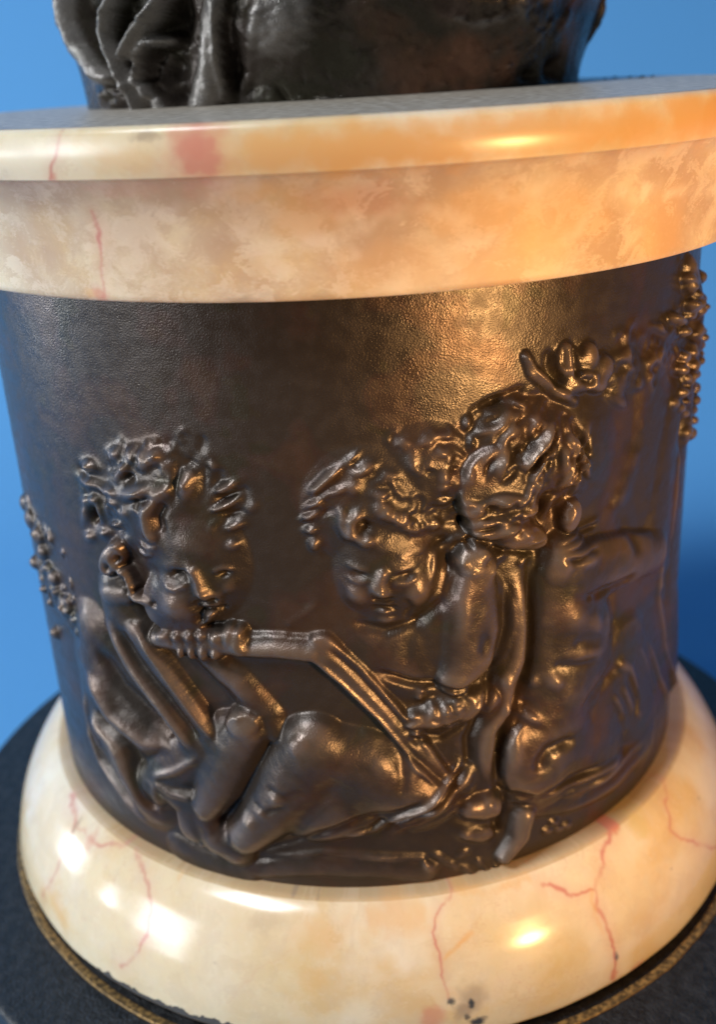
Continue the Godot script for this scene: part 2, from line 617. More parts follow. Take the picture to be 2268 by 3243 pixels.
func build_pedestal() -> void:
	# ---- the black base under the pedestal
	var base := thing("round_base", "black round base with a worn gilt line, under the marble foot", "base", Vector3(1.0, 0.0, 0.0))
	var yb := -17.1417 - 3.0 + UP
	var top := rounded(PackedVector2Array([Vector2(0.01, yb - 0.6), Vector2(64.2, yb - 0.6), Vector2(64.2, yb), Vector2(80.0, yb), Vector2(80.6, 4.0), Vector2(79.0, 0.0), Vector2(0.01, 0.0)]), 1.2)
	top.reverse()
	var black := mat(Color(0.016, 0.018, 0.022), 0.52)
	black.albedo_color = Color(1, 1, 1)
	black.albedo_texture = noise_ramp(0.02, 31, Color(0.006, 0.007, 0.008), Color(0.020, 0.022, 0.025))
	black.heightmap_enabled = true
	black.heightmap_texture = noise_tex(0.06, 8, 5)
	black.heightmap_scale = 0.016
	black.uv1_triplanar = true
	black.uv1_scale = Vector3.ONE * 40.0
	dusty(black, 260, 3, 0.5)
	obj("disc", lathe(top, 256, 0.0, yb), black, base)
	var gilt := mat(Color(0.30, 0.17, 0.055), 0.45, 0.45)
	gilt.albedo_color = Color(1, 1, 1)
	gilt.albedo_texture = noise_ramp(0.03, 33, Color(0.10, 0.065, 0.03), Color(0.50, 0.30, 0.10))
	gilt.heightmap_enabled = true
	gilt.heightmap_texture = noise_tex(0.08, 9, 4)
	gilt.heightmap_scale = 0.006
	gilt.uv1_triplanar = true
	gilt.uv1_scale = Vector3.ONE * 60.0
	var ring := rounded(PackedVector2Array([Vector2(66.7, yb - 0.3), Vector2(66.7, yb + 0.35), Vector2(68.1, yb + 0.35), Vector2(68.1, yb - 0.3)]), 0.25)
	ring.reverse()
	obj("gilt_line", lathe(ring, 256, 0.0, yb, 0.35), gilt, base, "worn gilt line round the marble foot")

	# ---- the pedestal
	var ped := thing("pedestal", "round pedestal of veined cream marble and a bronze drum with children in relief", "pedestal", Vector3(0.0, UP, 0.0))
	for k in ["cap", "foot"]:
		masks[k] = []
		for n in 7:
			var m := PackedFloat32Array()
			m.resize(TW * mth[k])
			masks[k].append(m)
	mtop.cap = 102.9716
	mlow.cap = 84.4170
	mtop.foot = 0.6
	mlow.foot = -17.1417 - 2.0
	vein("cap", [-25.84, 102.6, -26.08, 101.16, -26.85, 99.62, -27.5, 98], 0.53, 1, 0.6, 0)
	spot("cap", -27.36, 98.27, 0.5, 0.5, 0.6, 2)
	spot("cap", -12.45, 100.09, 3.4, 3.6, 0.95, 2)
	spot("cap", -11.74, 100.69, 1.5, 2, 0.6, 2)
	spot("cap", -17.05, 101.95, 1.6, 0.6, 0.7, 3)
	spot("cap", -18.98, 99.67, 4, 1.6, 0.35, 1)
	spot("cap", -7.53, 100.51, 3, 1.5, 0.5, 1)
	spot("cap", -4.45, 100.13, 5, 2.2, 0.9, 1)
	spot("cap", 0.16, 99.48, 7, 2.3, 0.95, 1)
	spot("cap", 4.79, 99.81, 7, 2.4, 0.95, 1)
	spot("cap", 9.13, 99.3, 6, 2, 0.9, 1)
	spot("cap", 13.22, 100.04, 7, 2, 0.75, 1)
	spot("cap", 18.08, 100.09, 6, 2, 0.7, 1)
	spot("cap", 23.3, 100.13, 6, 2.2, 0.7, 1)
	spot("cap", 28.46, 99.95, 5, 2.3, 0.75, 1)
	spot("cap", 35.75, 100.27, 4, 3, 0.9, 1)
	spot("cap", 39.43, 100.23, 4, 3, 1, 1)
	spot("cap", 33.4, 98.88, 4, 1.5, 0.6, 1)
	spot("cap", -9.96, 99.39, 2, 3, 0.5, 1)
	vein("cap", [-25.02, 94.55, -25.32, 93.11, -25.6, 91.21, -25.74, 89.25, -26.44, 87.25, -26.43, 84.79], 0.53, 1, 0.6, 0)
	spot("cap", -26.98, 85.21, 1.2, 1, 0.6, 2)
	spot("cap", -28.03, 85.39, 1.2, 0.6, 0.5, 1)
	vein("cap", [-19.2, 94.51, -14.83, 95.11, -10.24, 96, -7.79, 96.65], 1.58, 0.42, 1.3, 4)
	vein("cap", [-12.06, 95.48, -8.54, 95.58, -7.73, 96.55, -11.84, 97.25], 1.58, 0.42, 1.3, 4)
	vein("cap", [-0.27, 91.11, 2.82, 92.28, 5.86, 93.44, 7.59, 95.11], 1.58, 0.42, 1.3, 4)
	vein("cap", [5.86, 93.44, 9.33, 92.74, 13.02, 91.95], 1.58, 0.42, 1.3, 4)
	vein("cap", [15.64, 93.58, 18.91, 94.65, 21.51, 95.3], 1.58, 0.42, 1.3, 4)
	vein("cap", [23.71, 88.51, 26.68, 91.07, 30.6, 93.02], 1.58, 0.42, 1.3, 4)
	vein("cap", [32.11, 92.37, 35.41, 92.97], 1.58, 0.42, 1.3, 4)
	vein("cap", [37.73, 92.23, 100.37, 87.02], 1.58, 0.42, 1.3, 4)
	vein("cap", [-0.15, 93.39, 2.37, 92.09], 1.58, 0.42, 1.3, 4)
	vein("cap", [-5.58, 90, -2.05, 90.51, 1.4, 89.63], 1.58, 0.42, 1.3, 4)
	vein("cap", [12.13, 88.79, 14.87, 90.42], 1.58, 0.42, 1.3, 4)
	spot("cap", 33.61, 92.79, 1.2, 1.2, 0.7, 4)
	spot("cap", -8.44, 96.04, 4, 1.2, 0.5, 1)
	spot("cap", -2.66, 94, 6, 3, 0.4, 1)
	spot("cap", 12.97, 92.88, 6, 3, 0.5, 1)
	spot("cap", 22.48, 90.56, 7, 4, 0.45, 1)
	spot("cap", 37.3, 87.77, 5, 5, 0.4, 1)
	spot("cap", 5.76, 87.44, 9, 3, 0.3, 1)
	spot("cap", 17.57, 86.79, 8, 3, 0.35, 1)
	spot("cap", -10.68, 84.79, 1.6, 0.5, 0.5, 3)
	spot("cap", -2.41, 84.98, 1.2, 0.6, 0.35, 3)
	spot("cap", -7.84, 85.3, 1, 0.5, 0.3, 3)
	spot("cap", 1.83, 94.6, 6, 2, 0.25, 2)
	spot("cap", -20.09, 96.83, 6, 1, 0.25, 2)
	vein("foot", [-60.04, -0.52, -55.34, -1.5, -54.01, -2.41, -53.5, -4.94, -53.73, -9.06, -56.19, -14.09], 0.63, 0.8, 0.6, 0)
	vein("foot", [-54.3, -2.23, -49.69, -2.06, -47, -2.15, -42.07, -0.09], 0.63, 0.75, 0.6, 0)
	vein("foot", [-40.16, -0.13, -36.56, -1.8, -33.53, -4.43, -32.72, -6.87, -33.53, -10.14, -36.19, -14.01], 0.63, 0.95, 0.6, 0)
	vein("foot", [10.16, 0, 7.4, -1.93, 6.06, -3.48, 6.68, -5.97, 6.95, -7.95, 7.06, -11.43], 0.44, 1, 0.6, 0)
	vein("foot", [37.72, -0.13, 34.71, -1.16, 30.53, -3.74, 29.31, -6.01, 29.85, -9.11, 30.39, -12.54, 29.39, -16.24], 0.58, 1, 0.6, 0)
	vein("foot", [29.95, -4.34, 27.34, -4.12, 25.61, -3.18, 22.64, -1.5], 0.47, 1, 0.6, 0)
	vein("foot", [53.87, -0.21, 49.39, -2.11, 47.31, -4.43, 51.13, -8.59, 56.99, -13.23], 0.58, 0.8, 0.6, 0)
	vein("foot", [-20.06, -13.02, -16.78, -8.21, -12.38, -5.2], 0.32, 0.15, 0.6, 0)
	vein("foot", [11.38, -4.34, 8.91, -5.41, 7.17, -6.53], 0.63, 0.8, 0.5, 1)
	vein("foot", [10.23, 0, 15.01, -0.95, 21.23, -0.82], 0.95, 0.55, 0.5, 1)
	vein("foot", [29.51, -4.47, 28.67, -6.87, 29.22, -9.45], 1.05, 0.45, 0.5, 1)
	spot("foot", 38.28, -0.13, 1.3, 0.7, 0.95, 2)
	spot("foot", 42.31, -1.33, 2.2, 1.6, 0.7, 6)
	spot("foot", 42.84, 0, 3, 2, 0.4, 6)
	spot("foot", 1.09, -1.85, 5, 2, 0.5, 1)
	spot("foot", 3.53, -1.59, 3, 1.5, 0.4, 1)
	spot("foot", -12.17, -7.6, 5, 4, 0.2, 6)
	spot("foot", -8.95, -3.48, 4, 2, 0.3, 1)
	spot("foot", -9.32, -8.42, 2, 1.6, 0.35, 1)
	spot("foot", -51.21, -13.36, 3, 2.5, 0.45, 1)
	spot("foot", 17.11, -5.93, 6, 4, 0.35, 6)
	spot("foot", 22.39, -10.31, 6, 5, 0.35, 6)
	spot("foot", 10.18, -11.73, 2, 2.4, 0.6, 3)
	spot("foot", 9.03, -13.06, 1.6, 1.4, 0.8, 3)
	spot("foot", 7.41, -11.77, 0.5, 0.6, 0.9, 5)
	spot("foot", 9.86, -12.5, 0.45, 0.7, 1, 5)
	spot("foot", 10.44, -15.17, 1.2, 0.6, 1, 5)
	spot("foot", 9.18, -14.18, 0.4, 0.6, 0.8, 5)
	spot("foot", 5.08, -13.83, 1.6, 2, 0.6, 2)
	spot("foot", 30.2, -13.45, 0.35, 0.7, 0.8, 5)
	spot("foot", 29.43, -15.9, 0.8, 1, 0.6, 2)
	spot("foot", 33.51, -16.88, 1.6, 0.6, 0.5, 2)
	spot("foot", -12.82, -0.04, 0.5, 0.35, 0.7, 3)
	spot("foot", -30.65, -0.69, 0.5, 0.4, 0.35, 1)
	spot("foot", -9.28, -0.26, 0.25, 0.2, 0.6, 3)
	spot("foot", 57.44, -5.07, 0.4, 0.3, 0.6, 3)
	spot("foot", 43.92, -7.99, 0.35, 0.2, 0.5, 3)
	spot("foot", -22.3, -8.25, 0.4, 0.2, 0.3, 3)
	spot("foot", -16.16, -2.36, 3, 1.6, 0.2, 3)
	spot("foot", -49.17, -2.41, 1.2, 1.6, 0.3, 2)
	spot("foot", -54.1, -2.15, 0.6, 1.4, 0.5, 3)
	spot("cap", -12.84, 100.97, 1.5, 1.5, 0.9, 2)
	spot("cap", -11.59, 101.02, 1.5, 1.5, 0.9, 2)
	spot("cap", -12.95, 99.9, 1.5, 1.5, 0.9, 2)
	spot("cap", -11.61, 99.86, 1.5, 1.5, 0.9, 2)
	spot("cap", -12.97, 98.97, 1.5, 1.5, 0.9, 2)
	spot("cap", -11.56, 99.11, 1.5, 1.5, 0.9, 2)
	ragged_edge()
	# the cap: a slab over a hollow moulding
	var cove := PackedVector2Array()
	for k in 17:
		var t := PI / 2.0 * k / 16.0
		cove.append(Vector2(60.3707 + 0.2 + 3.0 * (1.0 - sin(t)) + 1.0 * (1.0 - t / PI * 2.0), 97.8481 - (97.8481 - 84.4170 - 0.5) * (1.0 - cos(t))))
	var cap_prof := PackedVector2Array([Vector2(40.0, 102.9716), Vector2(64.6085 - 0.5, 102.9716)])
	for k in 9:
		var t := k / 8.0
		cap_prof.append(Vector2(64.6085 + 0.35 * sin(PI * t), lerpf(102.9716 - 0.5, 97.8481 + 0.2, t)))
	cap_prof.append_array(cove)
	cap_prof.append_array(PackedVector2Array([Vector2(60.3707, 84.4170), Vector2(20.0, 84.4170)]))
	cap_prof = rounded(cap_prof, 0.3, 3)
	cap_prof.reverse()
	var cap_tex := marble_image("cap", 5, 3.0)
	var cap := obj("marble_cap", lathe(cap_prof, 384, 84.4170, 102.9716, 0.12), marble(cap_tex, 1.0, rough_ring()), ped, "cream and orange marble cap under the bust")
	var dusty_top := mat(Color(0.50, 0.45, 0.38), 0.22)
	dusty_top.albedo_color = Color(1, 1, 1)
	dusty_top.albedo_texture = noise_ramp(0.03, 51, Color(0.34, 0.29, 0.23), Color(0.58, 0.52, 0.44))
	dusty_top.roughness = 0.36
	dusty_top.uv1_triplanar = true
	dusty_top.uv1_scale = Vector3.ONE * 30.0
	dusty(dusty_top, 2600, 6, 0.9)
	var disc := PackedVector2Array([Vector2(64.6085 - 0.6, 102.9716 + 0.004), Vector2(0.01, 102.9716 + 0.004)])
	obj("dusty_top", lathe(disc, 256, 0.0, 1.0), dusty_top, cap, "dusty upper face of the marble cap")
	# the foot: a flat lip, then a swelling flare
	var foot_prof := PackedVector2Array([Vector2(20.0, -0.15), Vector2(56.9, -0.15), Vector2(57.6, -0.5), Vector2(59.0, -1.5), Vector2(61.0, -3.6), Vector2(63.2, -6.8), Vector2(65.0, -10.2), Vector2(66.2, -13.4), Vector2(66.8627, -17.1417 + 0.6), Vector2(66.8627, -17.1417 - 0.2), Vector2(66.8627 - 1.2, -17.1417 - 1.2), Vector2(66.8627 - 2.0, -17.1417 - 2.3), Vector2(20.0, -17.1417 - 2.3)])
	foot_prof = rounded(foot_prof, 1.2, 4)
	foot_prof.reverse()
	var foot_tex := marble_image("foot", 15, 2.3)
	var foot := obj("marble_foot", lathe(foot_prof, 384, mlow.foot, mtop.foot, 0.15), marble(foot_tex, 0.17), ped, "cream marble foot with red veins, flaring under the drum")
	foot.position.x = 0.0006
	# the drum and its relief
	var r := Relief.new(-88.0, 88.0, 0.0, 84.4170, 0.18)
	r.own("leaf_spray")
	r.limb([-61.09, 49.17, 1.98, -57.92, 42.99, 2.7, -55.51, 37.23, 2.7, -48.45, 34.02, 2.34], 0.64, 0, 0.6, 0.95)
	r.blob(-62.52, 48.78, 2.18, 1.61, -2.71, 0.77, 0.38, 0.3, 0.8)
	r.blob(-59.97, 47.13, 2.34, 1.86, -2.79, 0.77, 0.38, 0.3, 0.8)
	r.blob(-56.54, 45.45, 2.18, 1.67, -2.8, 0.77, 0.38, 0.3, 0.8)
	r.blob(-55.5, 43.43, 1.7, 1.31, -2.72, 0.77, 0.38, 0.3, 0.8)
	r.blob(-64.36, 38.15, 1.54, 1.24, -2.72, 0.77, 0.38, 0.3, 0.8)
	r.blob(-54.71, 41.02, 1.86, 1.04, -2.8, 0.77, 0.38, 0.3, 0.8)
	r.blob(-52.56, 40.14, 1.86, 1.42, -2.72, 0.77, 0.38, 0.3, 0.8)
	r.blob(-58.9, 35.83, 1.38, 0.83, -2.72, 0.77, 0.38, 0.3, 0.8)
	r.blob(-51.73, 38.11, 1.38, 0.93, -2.7, 0.77, 0.38, 0.3, 0.8)
	r.blob(-49.51, 36.6, 2.5, 1.86, -2.78, 0.77, 0.38, 0.3, 0.8)
	r.blob(-46.88, 35.39, 1.38, 0.92, -2.67, 0.77, 0.38, 0.3, 0.8)
	r.blob(-46.09, 33.78, 1.22, 0.88, -2.56, 0.77, 0.38, 0.3, 0.8)
	r.blob(-55.74, 34.87, 1.06, 0.79, -2.65, 0.77, 0.38, 0.3, 0.8)
	r.blob(-56.99, 29.08, 1.38, 1.06, -2.61, 0.77, 0.38, 0.3, 0.8)
	r.curls(-53.21, 40.53, 9, 7.62, -2.83, 20, 1.44, 0.49, 9)
	r.own("seated_child")
	# back and drapery
	r.limb([-42.32, 35.04, 5.4, -42.34, 28.44, 7.65, -40.38, 20.88, 9.9, -36.89, 13.74, 8.55, -34.99, 8.95, 5.33], 1.56, 0, 1, 1.3)
	r.limb([-35.17, 42.94, 3.9, -34.4, 39.07, 4.38, -30.59, 33.16, 4.53, -26.26, 27.2, 4.38, -23.39, 22.11, 3.61], 1.38, 0.42, 1, 1.1)
	r.limb([-31.93, 38.71, 1.8, -29.16, 35.16, 1.9, -26.15, 31.03, 2, -23.53, 27.26, 1.97, -21.34, 23.73, 1.54], 0.83, 1.19, 0.4, 0.7)
	r.line([-30.87, 38.91, -28.17, 35.16, -25.26, 31.02, -22.71, 27.39, -20.45, 24.46], 0.56, 0.66)
	r.line([-37.15, 38.93, -33.61, 32.61, -28.88, 27.98, -26.42, 25.07, -24.2, 21.88], 1.63, 0.9)
	r.line([-34.84, 38.86, -31.38, 33.62, -27.27, 29.13, -23.16, 23.73], 1.01, -0.83)
	r.line([-43.28, 29.18, -38.96, 22.99, -33.09, 20.18, -26.93, 20.25], 2.11, 1.2)
	r.line([-40.52, 33.51, -36.93, 28.28, -31.77, 24.2, -26.46, 22.15], 1.26, -0.88)
	r.line([-45.76, 20.04, -39.98, 18.28, -38.17, 13.84, -33.85, 7.28], 1.98, 1.08)
	r.line([-43.36, 21.98, -37.05, 18.51, -34.25, 13.45, -33.15, 8.38], 1.7, -1.65)
	r.lump(-33.57, 11.71, 3.33, 2.25, 1.4, -0.96)
	r.lump(-29.35, 18.79, 3.19, 1.49, -2.84, -0.84)
	r.line([-50.19, 17.15, -47.02, 10.67, -41.06, 6.36, -35.16, 4.27], 0.81, 0.72)
	r.line([-48.39, 16.46, -44.38, 11.22, -38.87, 7.03], 0.72, -0.55)
	r.line([-47.21, 23.33, -47.12, 17.09, -45.03, 13.32], 1.08, 0.6)
	r.blob(-34.35, 43.71, 3.62, 1.78, -2.92, 0.77, 1.27, 0.6, 1)
	r.limb([-21.45, 37.02, 2.01, -17.08, 33.26, 2.36, -13.71, 28.63, 2.61, -12.55, 25.8, 1.71], 1.38, 0.09, 0.8, 0.95)
	# legs and feet
	r.limb([-33.56, 12.55, 3.42, -25.89, 18.92, 4.36, -18.4, 24.96, 3.68], 1.47, 0.42, 1, 0.95)
	r.limb([-16.11, 26.27, 3.3, -18.37, 22.93, 3.95, -21.18, 17.24, 3.85, -23.57, 12.49, 2.68], 2.48, 0.51, 0.8, 0.85)
	r.blob(-16.35, 27.88, 2.44, 1.95, -2.85, 0.59, 2.21, 1.2, 1)
	r.lump(-16.76, 29.35, 1.03, 0.78, -2.6, 0.32)
	r.lump(-14.21, 28.99, 0.91, 0.74, -2.31, 0.28)
	r.limb([-32.87, 13.96, 0.84, -29.58, 13.13, 2.41, -26.34, 11.7, 3.1, -26.49, 7.74, 2.68], 1.1, 0.85, 0.3, 0.5)
	r.line([-32.29, 15.14, -27.8, 17.67, -23.47, 21.11], 0.61, 0.48)
	r.line([-32.05, 14.62, -28.76, 13.56, -24.95, 13.61], 0.63, 0.4)
	r.line([-31.96, 14.19, -32.29, 11.1, -32.61, 8.12], 0.67, 0.4)
	r.limb([-23.79, 13.19, 1.8, -23.98, 9.27, 2.44, -22.59, 6.51, 3.04, -20.03, 5.2, 2.83], 1.74, 0.42, 0.6, 0.9)
	r.blob(-24.91, 12.25, 0.98, 0.68, -2.24, 0.59, 1.1, 0.22, 0.8)
	r.blob(-25.36, 10.41, 0.98, 0.68, -2.24, 0.59, 1.1, 0.22, 0.8)
	r.blob(-25.59, 8.62, 0.98, 0.69, -2.24, 0.59, 1.1, 0.22, 0.8)
	r.blob(-25.51, 6.91, 0.98, 0.69, -2.23, 0.59, 1.1, 0.22, 0.8)
	r.blob(-25.1, 5.44, 0.98, 0.69, -2.22, 0.59, 1.1, 0.22, 0.8)
	r.limb([-30.51, 2.18, 2.57, -25.16, 0.39, 3.23, -20, 0.64, 3.07], 0.55, 0, 0.8, 0.95)
	r.limb([-7.42, 24.16, 5.08, -10.42, 18.63, 5.52, -14.18, 13.04, 4.39, -17.88, 8.57, 3.15], 3.12, 0.26, 0.8, 0.8)
	r.limb([-7.47, 23.43, 5.1, -1.92, 20.56, 6.25, 3.11, 17.64, 5.95, 7.43, 15.54, 3.82], 2.94, 0.34, 1.2, 0.95)
	r.blob(-5.71, 15.25, 9, 6.64, -2.68, 2.46, 0.26, 1.2, 0.9)
	r.limb([-16.29, 10.03, 3.27, -19.54, 7.19, 3.24, -22.94, 6.48, 2.75], 1.84, 0.26, 1, 0.95)
	r.blob(-8.78, 25.19, 1.85, 1.44, 1.31, 0.42, 2.8, 0.75, 1)
	r.lump(-12.43, 17.35, 1.78, 1.17, -2.12, 0.36)
	r.lump(-14.68, 14.77, 1.3, 1.01, 0.98, 0.28)
	r.lump(-16.93, 12.29, 1.85, 1.37, 0.99, 0.4)
	r.line([-15.68, 15.72, -13.91, 14.86, -11.1, 16.3], 0.54, -0.3)
	r.line([-13.6, 18.59, -10.99, 17.77, -8.27, 19.05], 0.59, -0.26)
	r.line([-4.16, 20.92, -6.99, 16.55, -11.8, 11], 1.3, -0.34)
	r.lump(1.51, 22.41, 2.26, 1.86, 2.04, 0.32)
	r.lump(5.37, 20.67, 1.87, 1.45, 1.73, 0.28)
	r.line([3.54, 22.89, 4.02, 20.35, 3.63, 17.51], 0.76, -0.26)
	r.lump(-4.27, 18.43, 3.6, 2.03, -2.63, -0.24)
	r.line([-8.28, 10.16, -3.47, 12.51, 2.35, 13.85, 6.48, 16.01], 0.78, -0.68)
	r.line([-17.24, 5.51, -11.44, 7.83, -5.86, 11.39], 0.62, -0.38)
	r.lump(-2.23, 14, 2.91, 1.73, 1.34, -0.32)
	# head
	r.blob(-25.49, 56.15, 9, 9, -2.62, 2.21, 0.09, 1, 1.15)
	r.blob(-21.96, 50.28, 9, 8.28, 1.1, 2.63, 0.09, 1.6, 1.15)
	r.blob(-23.48, 45.6, 6.66, 4.87, -2.5, 0.94, 1.7, 1.6, 1.4)
	r.lump(-20.28, 53.68, 4.29, 2.82, -2.84, 0.33)
	r.lump(-23.58, 44.87, 3.53, 2.6, -2.4, 0.83)
	r.line([-21, 45.78, -20.36, 43.96, -20.96, 42.07], 0.69, -0.99)
	r.lump(-26.88, 48.23, 3.82, 2.18, 1.24, -0.39)
	r.lump(-22.29, 49.55, 1.55, 0.94, -2.98, -1.26)
	r.lump(-22.47, 49.09, 0.72, 0.48, -2.76, 0.5)
	r.line([-24.61, 49.9, -22.58, 50.96, -20.42, 50.62], 0.88, 0.17)
	r.lump(-22.27, 50.18, 1.35, 0.44, -3.07, 0.39)
	r.line([-24.54, 47.65, -22.9, 47.53, -21.16, 48.54], 0.38, 0.39)
	r.lump(-16.8, 49.77, 1.05, 0.66, -2.91, -0.88)
	r.line([-18, 50.15, -16.8, 50.64, -15.7, 50.24], 0.36, 0.44)
	r.lump(-16.55, 47.82, 1.73, 1.39, 0.99, 0.39)
	r.line([-20.62, 50.96, -19.77, 49.09, -19.44, 46.75], 0.8, 0.88)
	r.lump(-19.12, 46.92, 1.17, 0.79, -2.81, 0.88)
	r.lump(-20.07, 46.42, 0.51, 0.36, -2.72, -0.44)
	r.lump(-18.03, 46.8, 0.55, 0.42, -2.68, 0.28)
	r.line([-20.77, 45.69, -19.45, 45.61, -18.08, 46.16], 0.31, -0.88)
	r.lump(-19.12, 45.41, 0.97, 0.37, -2.97, 0.55)
	r.line([-20.71, 44.17, -19.07, 44.71, -17.43, 44.59], 0.37, -0.99)
	r.lump(-19.17, 43.87, 1.1, 0.5, -2.94, 0.66)
	r.lump(-18.83, 42.64, 2.07, 0.76, -2.97, 0.44)
	# ear
	r.blob(-34.02, 49.05, 3.3, 1.7, 0.91, 0.77, 1.7, 0.4, 0.7)
	r.lump(-32.65, 49.46, 1.03, 0.58, 0.94, -1.62)
	r.lump(-34.53, 47.85, 1.19, 0.67, 1.12, -0.99)
	r.limb([-32.24, 47.33, 0.87, -31.31, 45.72, 0.93, -31.19, 44.63, 0.58], 0.73, 1.61, 0.3, 0.7)
	r.line([-32.28, 47.39, -31.8, 45.81, -31.43, 44.45], 0.43, -1.02)
	r.limb([-30.4, 44.14, 0.71, -28.56, 44.21, 0.83, -27.19, 43.97, 0.55], 0.55, 1.7, 0.4, 0.95)
	r.lump(-27.14, 44.2, 0.76, 0.48, -2.65, -0.72)
	# hair
	r.lump(-30.66, 58.93, 7.3, 4.98, -2.59, 0.32)
	r.lump(-22.27, 62.99, 6.2, 2.86, -2.98, 0.27)
	r.line([-21.52, 62.73, -22.1, 63.13, -22.86, 63.23, -23.65, 62.85], 0.6, -0.3)
	r.line([-22.42, 62.58, -22.34, 61.85, -22.68, 61.09, -23.41, 60.58], 0.61, 0.26)
	r.line([-37.41, 57.09, -37.69, 57.79, -38.75, 57.87, -40.06, 57.52], 0.78, 0.27)
	r.line([-32.23, 63.02, -31.24, 63.41, -30.32, 63.39, -30.01, 62.75], 0.66, -0.29)
	r.line([-27.77, 62.99, -27, 62.78, -26.13, 63.13, -25.72, 63.89], 0.62, 0.31)
	r.line([-28.81, 64.04, -28.89, 63.27, -29.36, 62.49, -30.2, 61.9], 0.65, 0.27)
	r.line([-37.96, 59.1, -38.02, 59.88, -38.73, 60.32, -39.97, 60.19], 0.77, -0.27)
	r.line([-37.16, 57.58, -36.6, 57.05, -36.99, 56.16, -37.81, 55.29], 0.76, 0.29)
	r.line([-26.76, 65.78, -25.96, 65.68, -25.1, 65.94, -24.57, 66.63], 0.61, 0.31)
	r.line([-15.43, 59.2, -16.16, 58.96, -16.76, 59.31, -17.1, 59.93], 0.58, -0.27)
	r.line([-17.98, 60.49, -17.23, 60.54, -16.61, 61.07, -16.52, 61.82], 0.57, 0.23)
	r.line([-15.94, 58.71, -16.6, 58.23, -17.35, 58.07, -18.05, 58.25], 0.58, 0.2)
	r.line([-19.25, 65.4, -18.64, 65.94, -18.4, 66.67, -18.54, 67.36], 0.57, -0.25)
	r.line([-17.44, 61.44, -18.19, 61.34, -18.66, 61.85, -18.85, 62.53], 0.58, 0.25)
	r.line([-16.52, 59.45, -17.27, 59.42, -17.99, 59.05, -18.45, 58.35], 0.59, 0.2)
	r.line([-16.11, 61.58, -16.67, 61.97, -16.69, 62.71, -16.13, 63.28], 0.57, -0.23)
	r.line([-24.1, 65.38, -24.59, 64.67, -24.62, 63.91, -23.99, 63.57], 0.61, 0.32)
	r.line([-22.13, 64.18, -22.86, 63.71, -23.68, 63.6, -24.21, 64.06], 0.61, 0.3)
	r.line([-26.76, 63.5, -27.59, 63.58, -28.49, 63.22, -29.04, 62.46], 0.64, -0.21)
	r.line([-25.8, 63.54, -25.54, 64.31, -24.75, 64.77, -23.96, 64.7], 0.61, 0.26)
	r.line([-38.43, 57.77, -39.25, 56.88, -39.21, 56.08, -38.26, 55.85], 0.79, 0.23)
	r.line([-21.11, 63.31, -20.38, 63.73, -19.68, 63.56, -19.44, 62.89], 0.58, -0.26)
	r.line([-13.91, 58.15, -13.22, 58.01, -12.61, 58.49, -12.34, 59.22], 0.57, 0.28)
	r.line([-19.7, 62.71, -20.02, 61.96, -20.72, 61.49, -21.49, 61.53], 0.59, 0.24)
	r.line([-21.14, 63.53, -20.36, 63.82, -19.83, 64.46, -19.8, 65.2], 0.58, -0.2)
	r.line([-21.23, 63.28, -20.82, 62.73, -20.79, 61.99, -21.09, 61.23], 0.59, 0.2)
	r.line([-27.58, 65.46, -28.3, 64.83, -28.48, 64.05, -28.04, 63.49], 0.64, 0.21)
	r.line([-15.48, 61.01, -16.22, 60.93, -16.81, 61.29, -17.14, 61.9], 0.57, -0.28)
	r.line([-25.25, 65.81, -26.1, 65.5, -26.69, 64.81, -26.56, 64.1], 0.62, 0.3)
	r.line([-25.53, 63.41, -25.49, 64.17, -25.07, 64.91, -24.28, 65.35], 0.61, 0.26)
	r.line([-14.05, 59.03, -13.64, 59.71, -13.54, 60.47, -13.91, 61.06], 0.56, -0.25)
	r.line([-33.45, 60.74, -32.4, 60.99, -31.6, 60.74, -31.22, 60.12], 0.68, 0.22)
	r.line([-16.51, 56.69, -17.25, 56.69, -17.83, 56.07, -18, 55.29], 0.59, 0.24)
	r.line([-26.68, 62.26, -27.4, 62.53, -27.67, 63.18, -27.53, 63.96], 0.64, -0.25)
	r.line([-25.68, 63.37, -24.91, 63.87, -24.44, 64.6, -24.68, 65.26], 0.61, 0.29)
	r.line([-28.19, 64.01, -28.58, 63.23, -29.36, 62.61, -30.31, 62.45], 0.65, 0.25)
	r.line([-21.74, 65.38, -22.02, 66.01, -22.71, 66.25, -23.53, 66.06], 0.59, -0.21)
	r.line([-24.04, 64.68, -24.88, 64.51, -25.52, 64.86, -25.87, 65.46], 0.62, 0.22)
	r.line([-23.22, 64.61, -22.53, 65.16, -22.23, 65.9, -22.47, 66.55], 0.59, 0.28)
	r.line([-21.94, 64.22, -21.15, 64.26, -20.58, 63.86, -20.58, 63.12], 0.59, -0.2)
	r.lump(-36.88, 61.19, 2.2, 1.09, -3.08, 1.11)
	r.lump(-37.14, 58.92, 3.16, 1.04, 3.12, 1.2)
	r.lump(-31.31, 63.64, 2.14, 1.49, 0.37, 1.2)
	r.lump(-28.66, 64.6, 1.57, 0.91, -2.85, 0.6)
	r.lump(-26.59, 64.1, 2.39, 1.69, -2.79, 1.11)
	r.lump(-23.91, 64.91, 1.68, 1.12, 3.1, 0.77)
	r.lump(-28.96, 61.19, 1.19, 0.78, -2.99, -1.11)
	r.lump(-27.24, 59.94, 3.49, 0.84, -2.79, 1.03)
	r.lump(-26.77, 58.69, 3.6, 0.59, -2.82, -0.77)
	r.lump(-30.4, 61.87, 2.33, 1.05, 0.94, 0.68)
	r.lump(-33.24, 58.68, 2.72, 1.01, -3.02, 0.85)
	r.lump(-37.74, 53.93, 1.45, 0.79, 1.1, -1.71)
	r.lump(-39.23, 54.61, 3.33, 1.03, 1.06, 0.77)
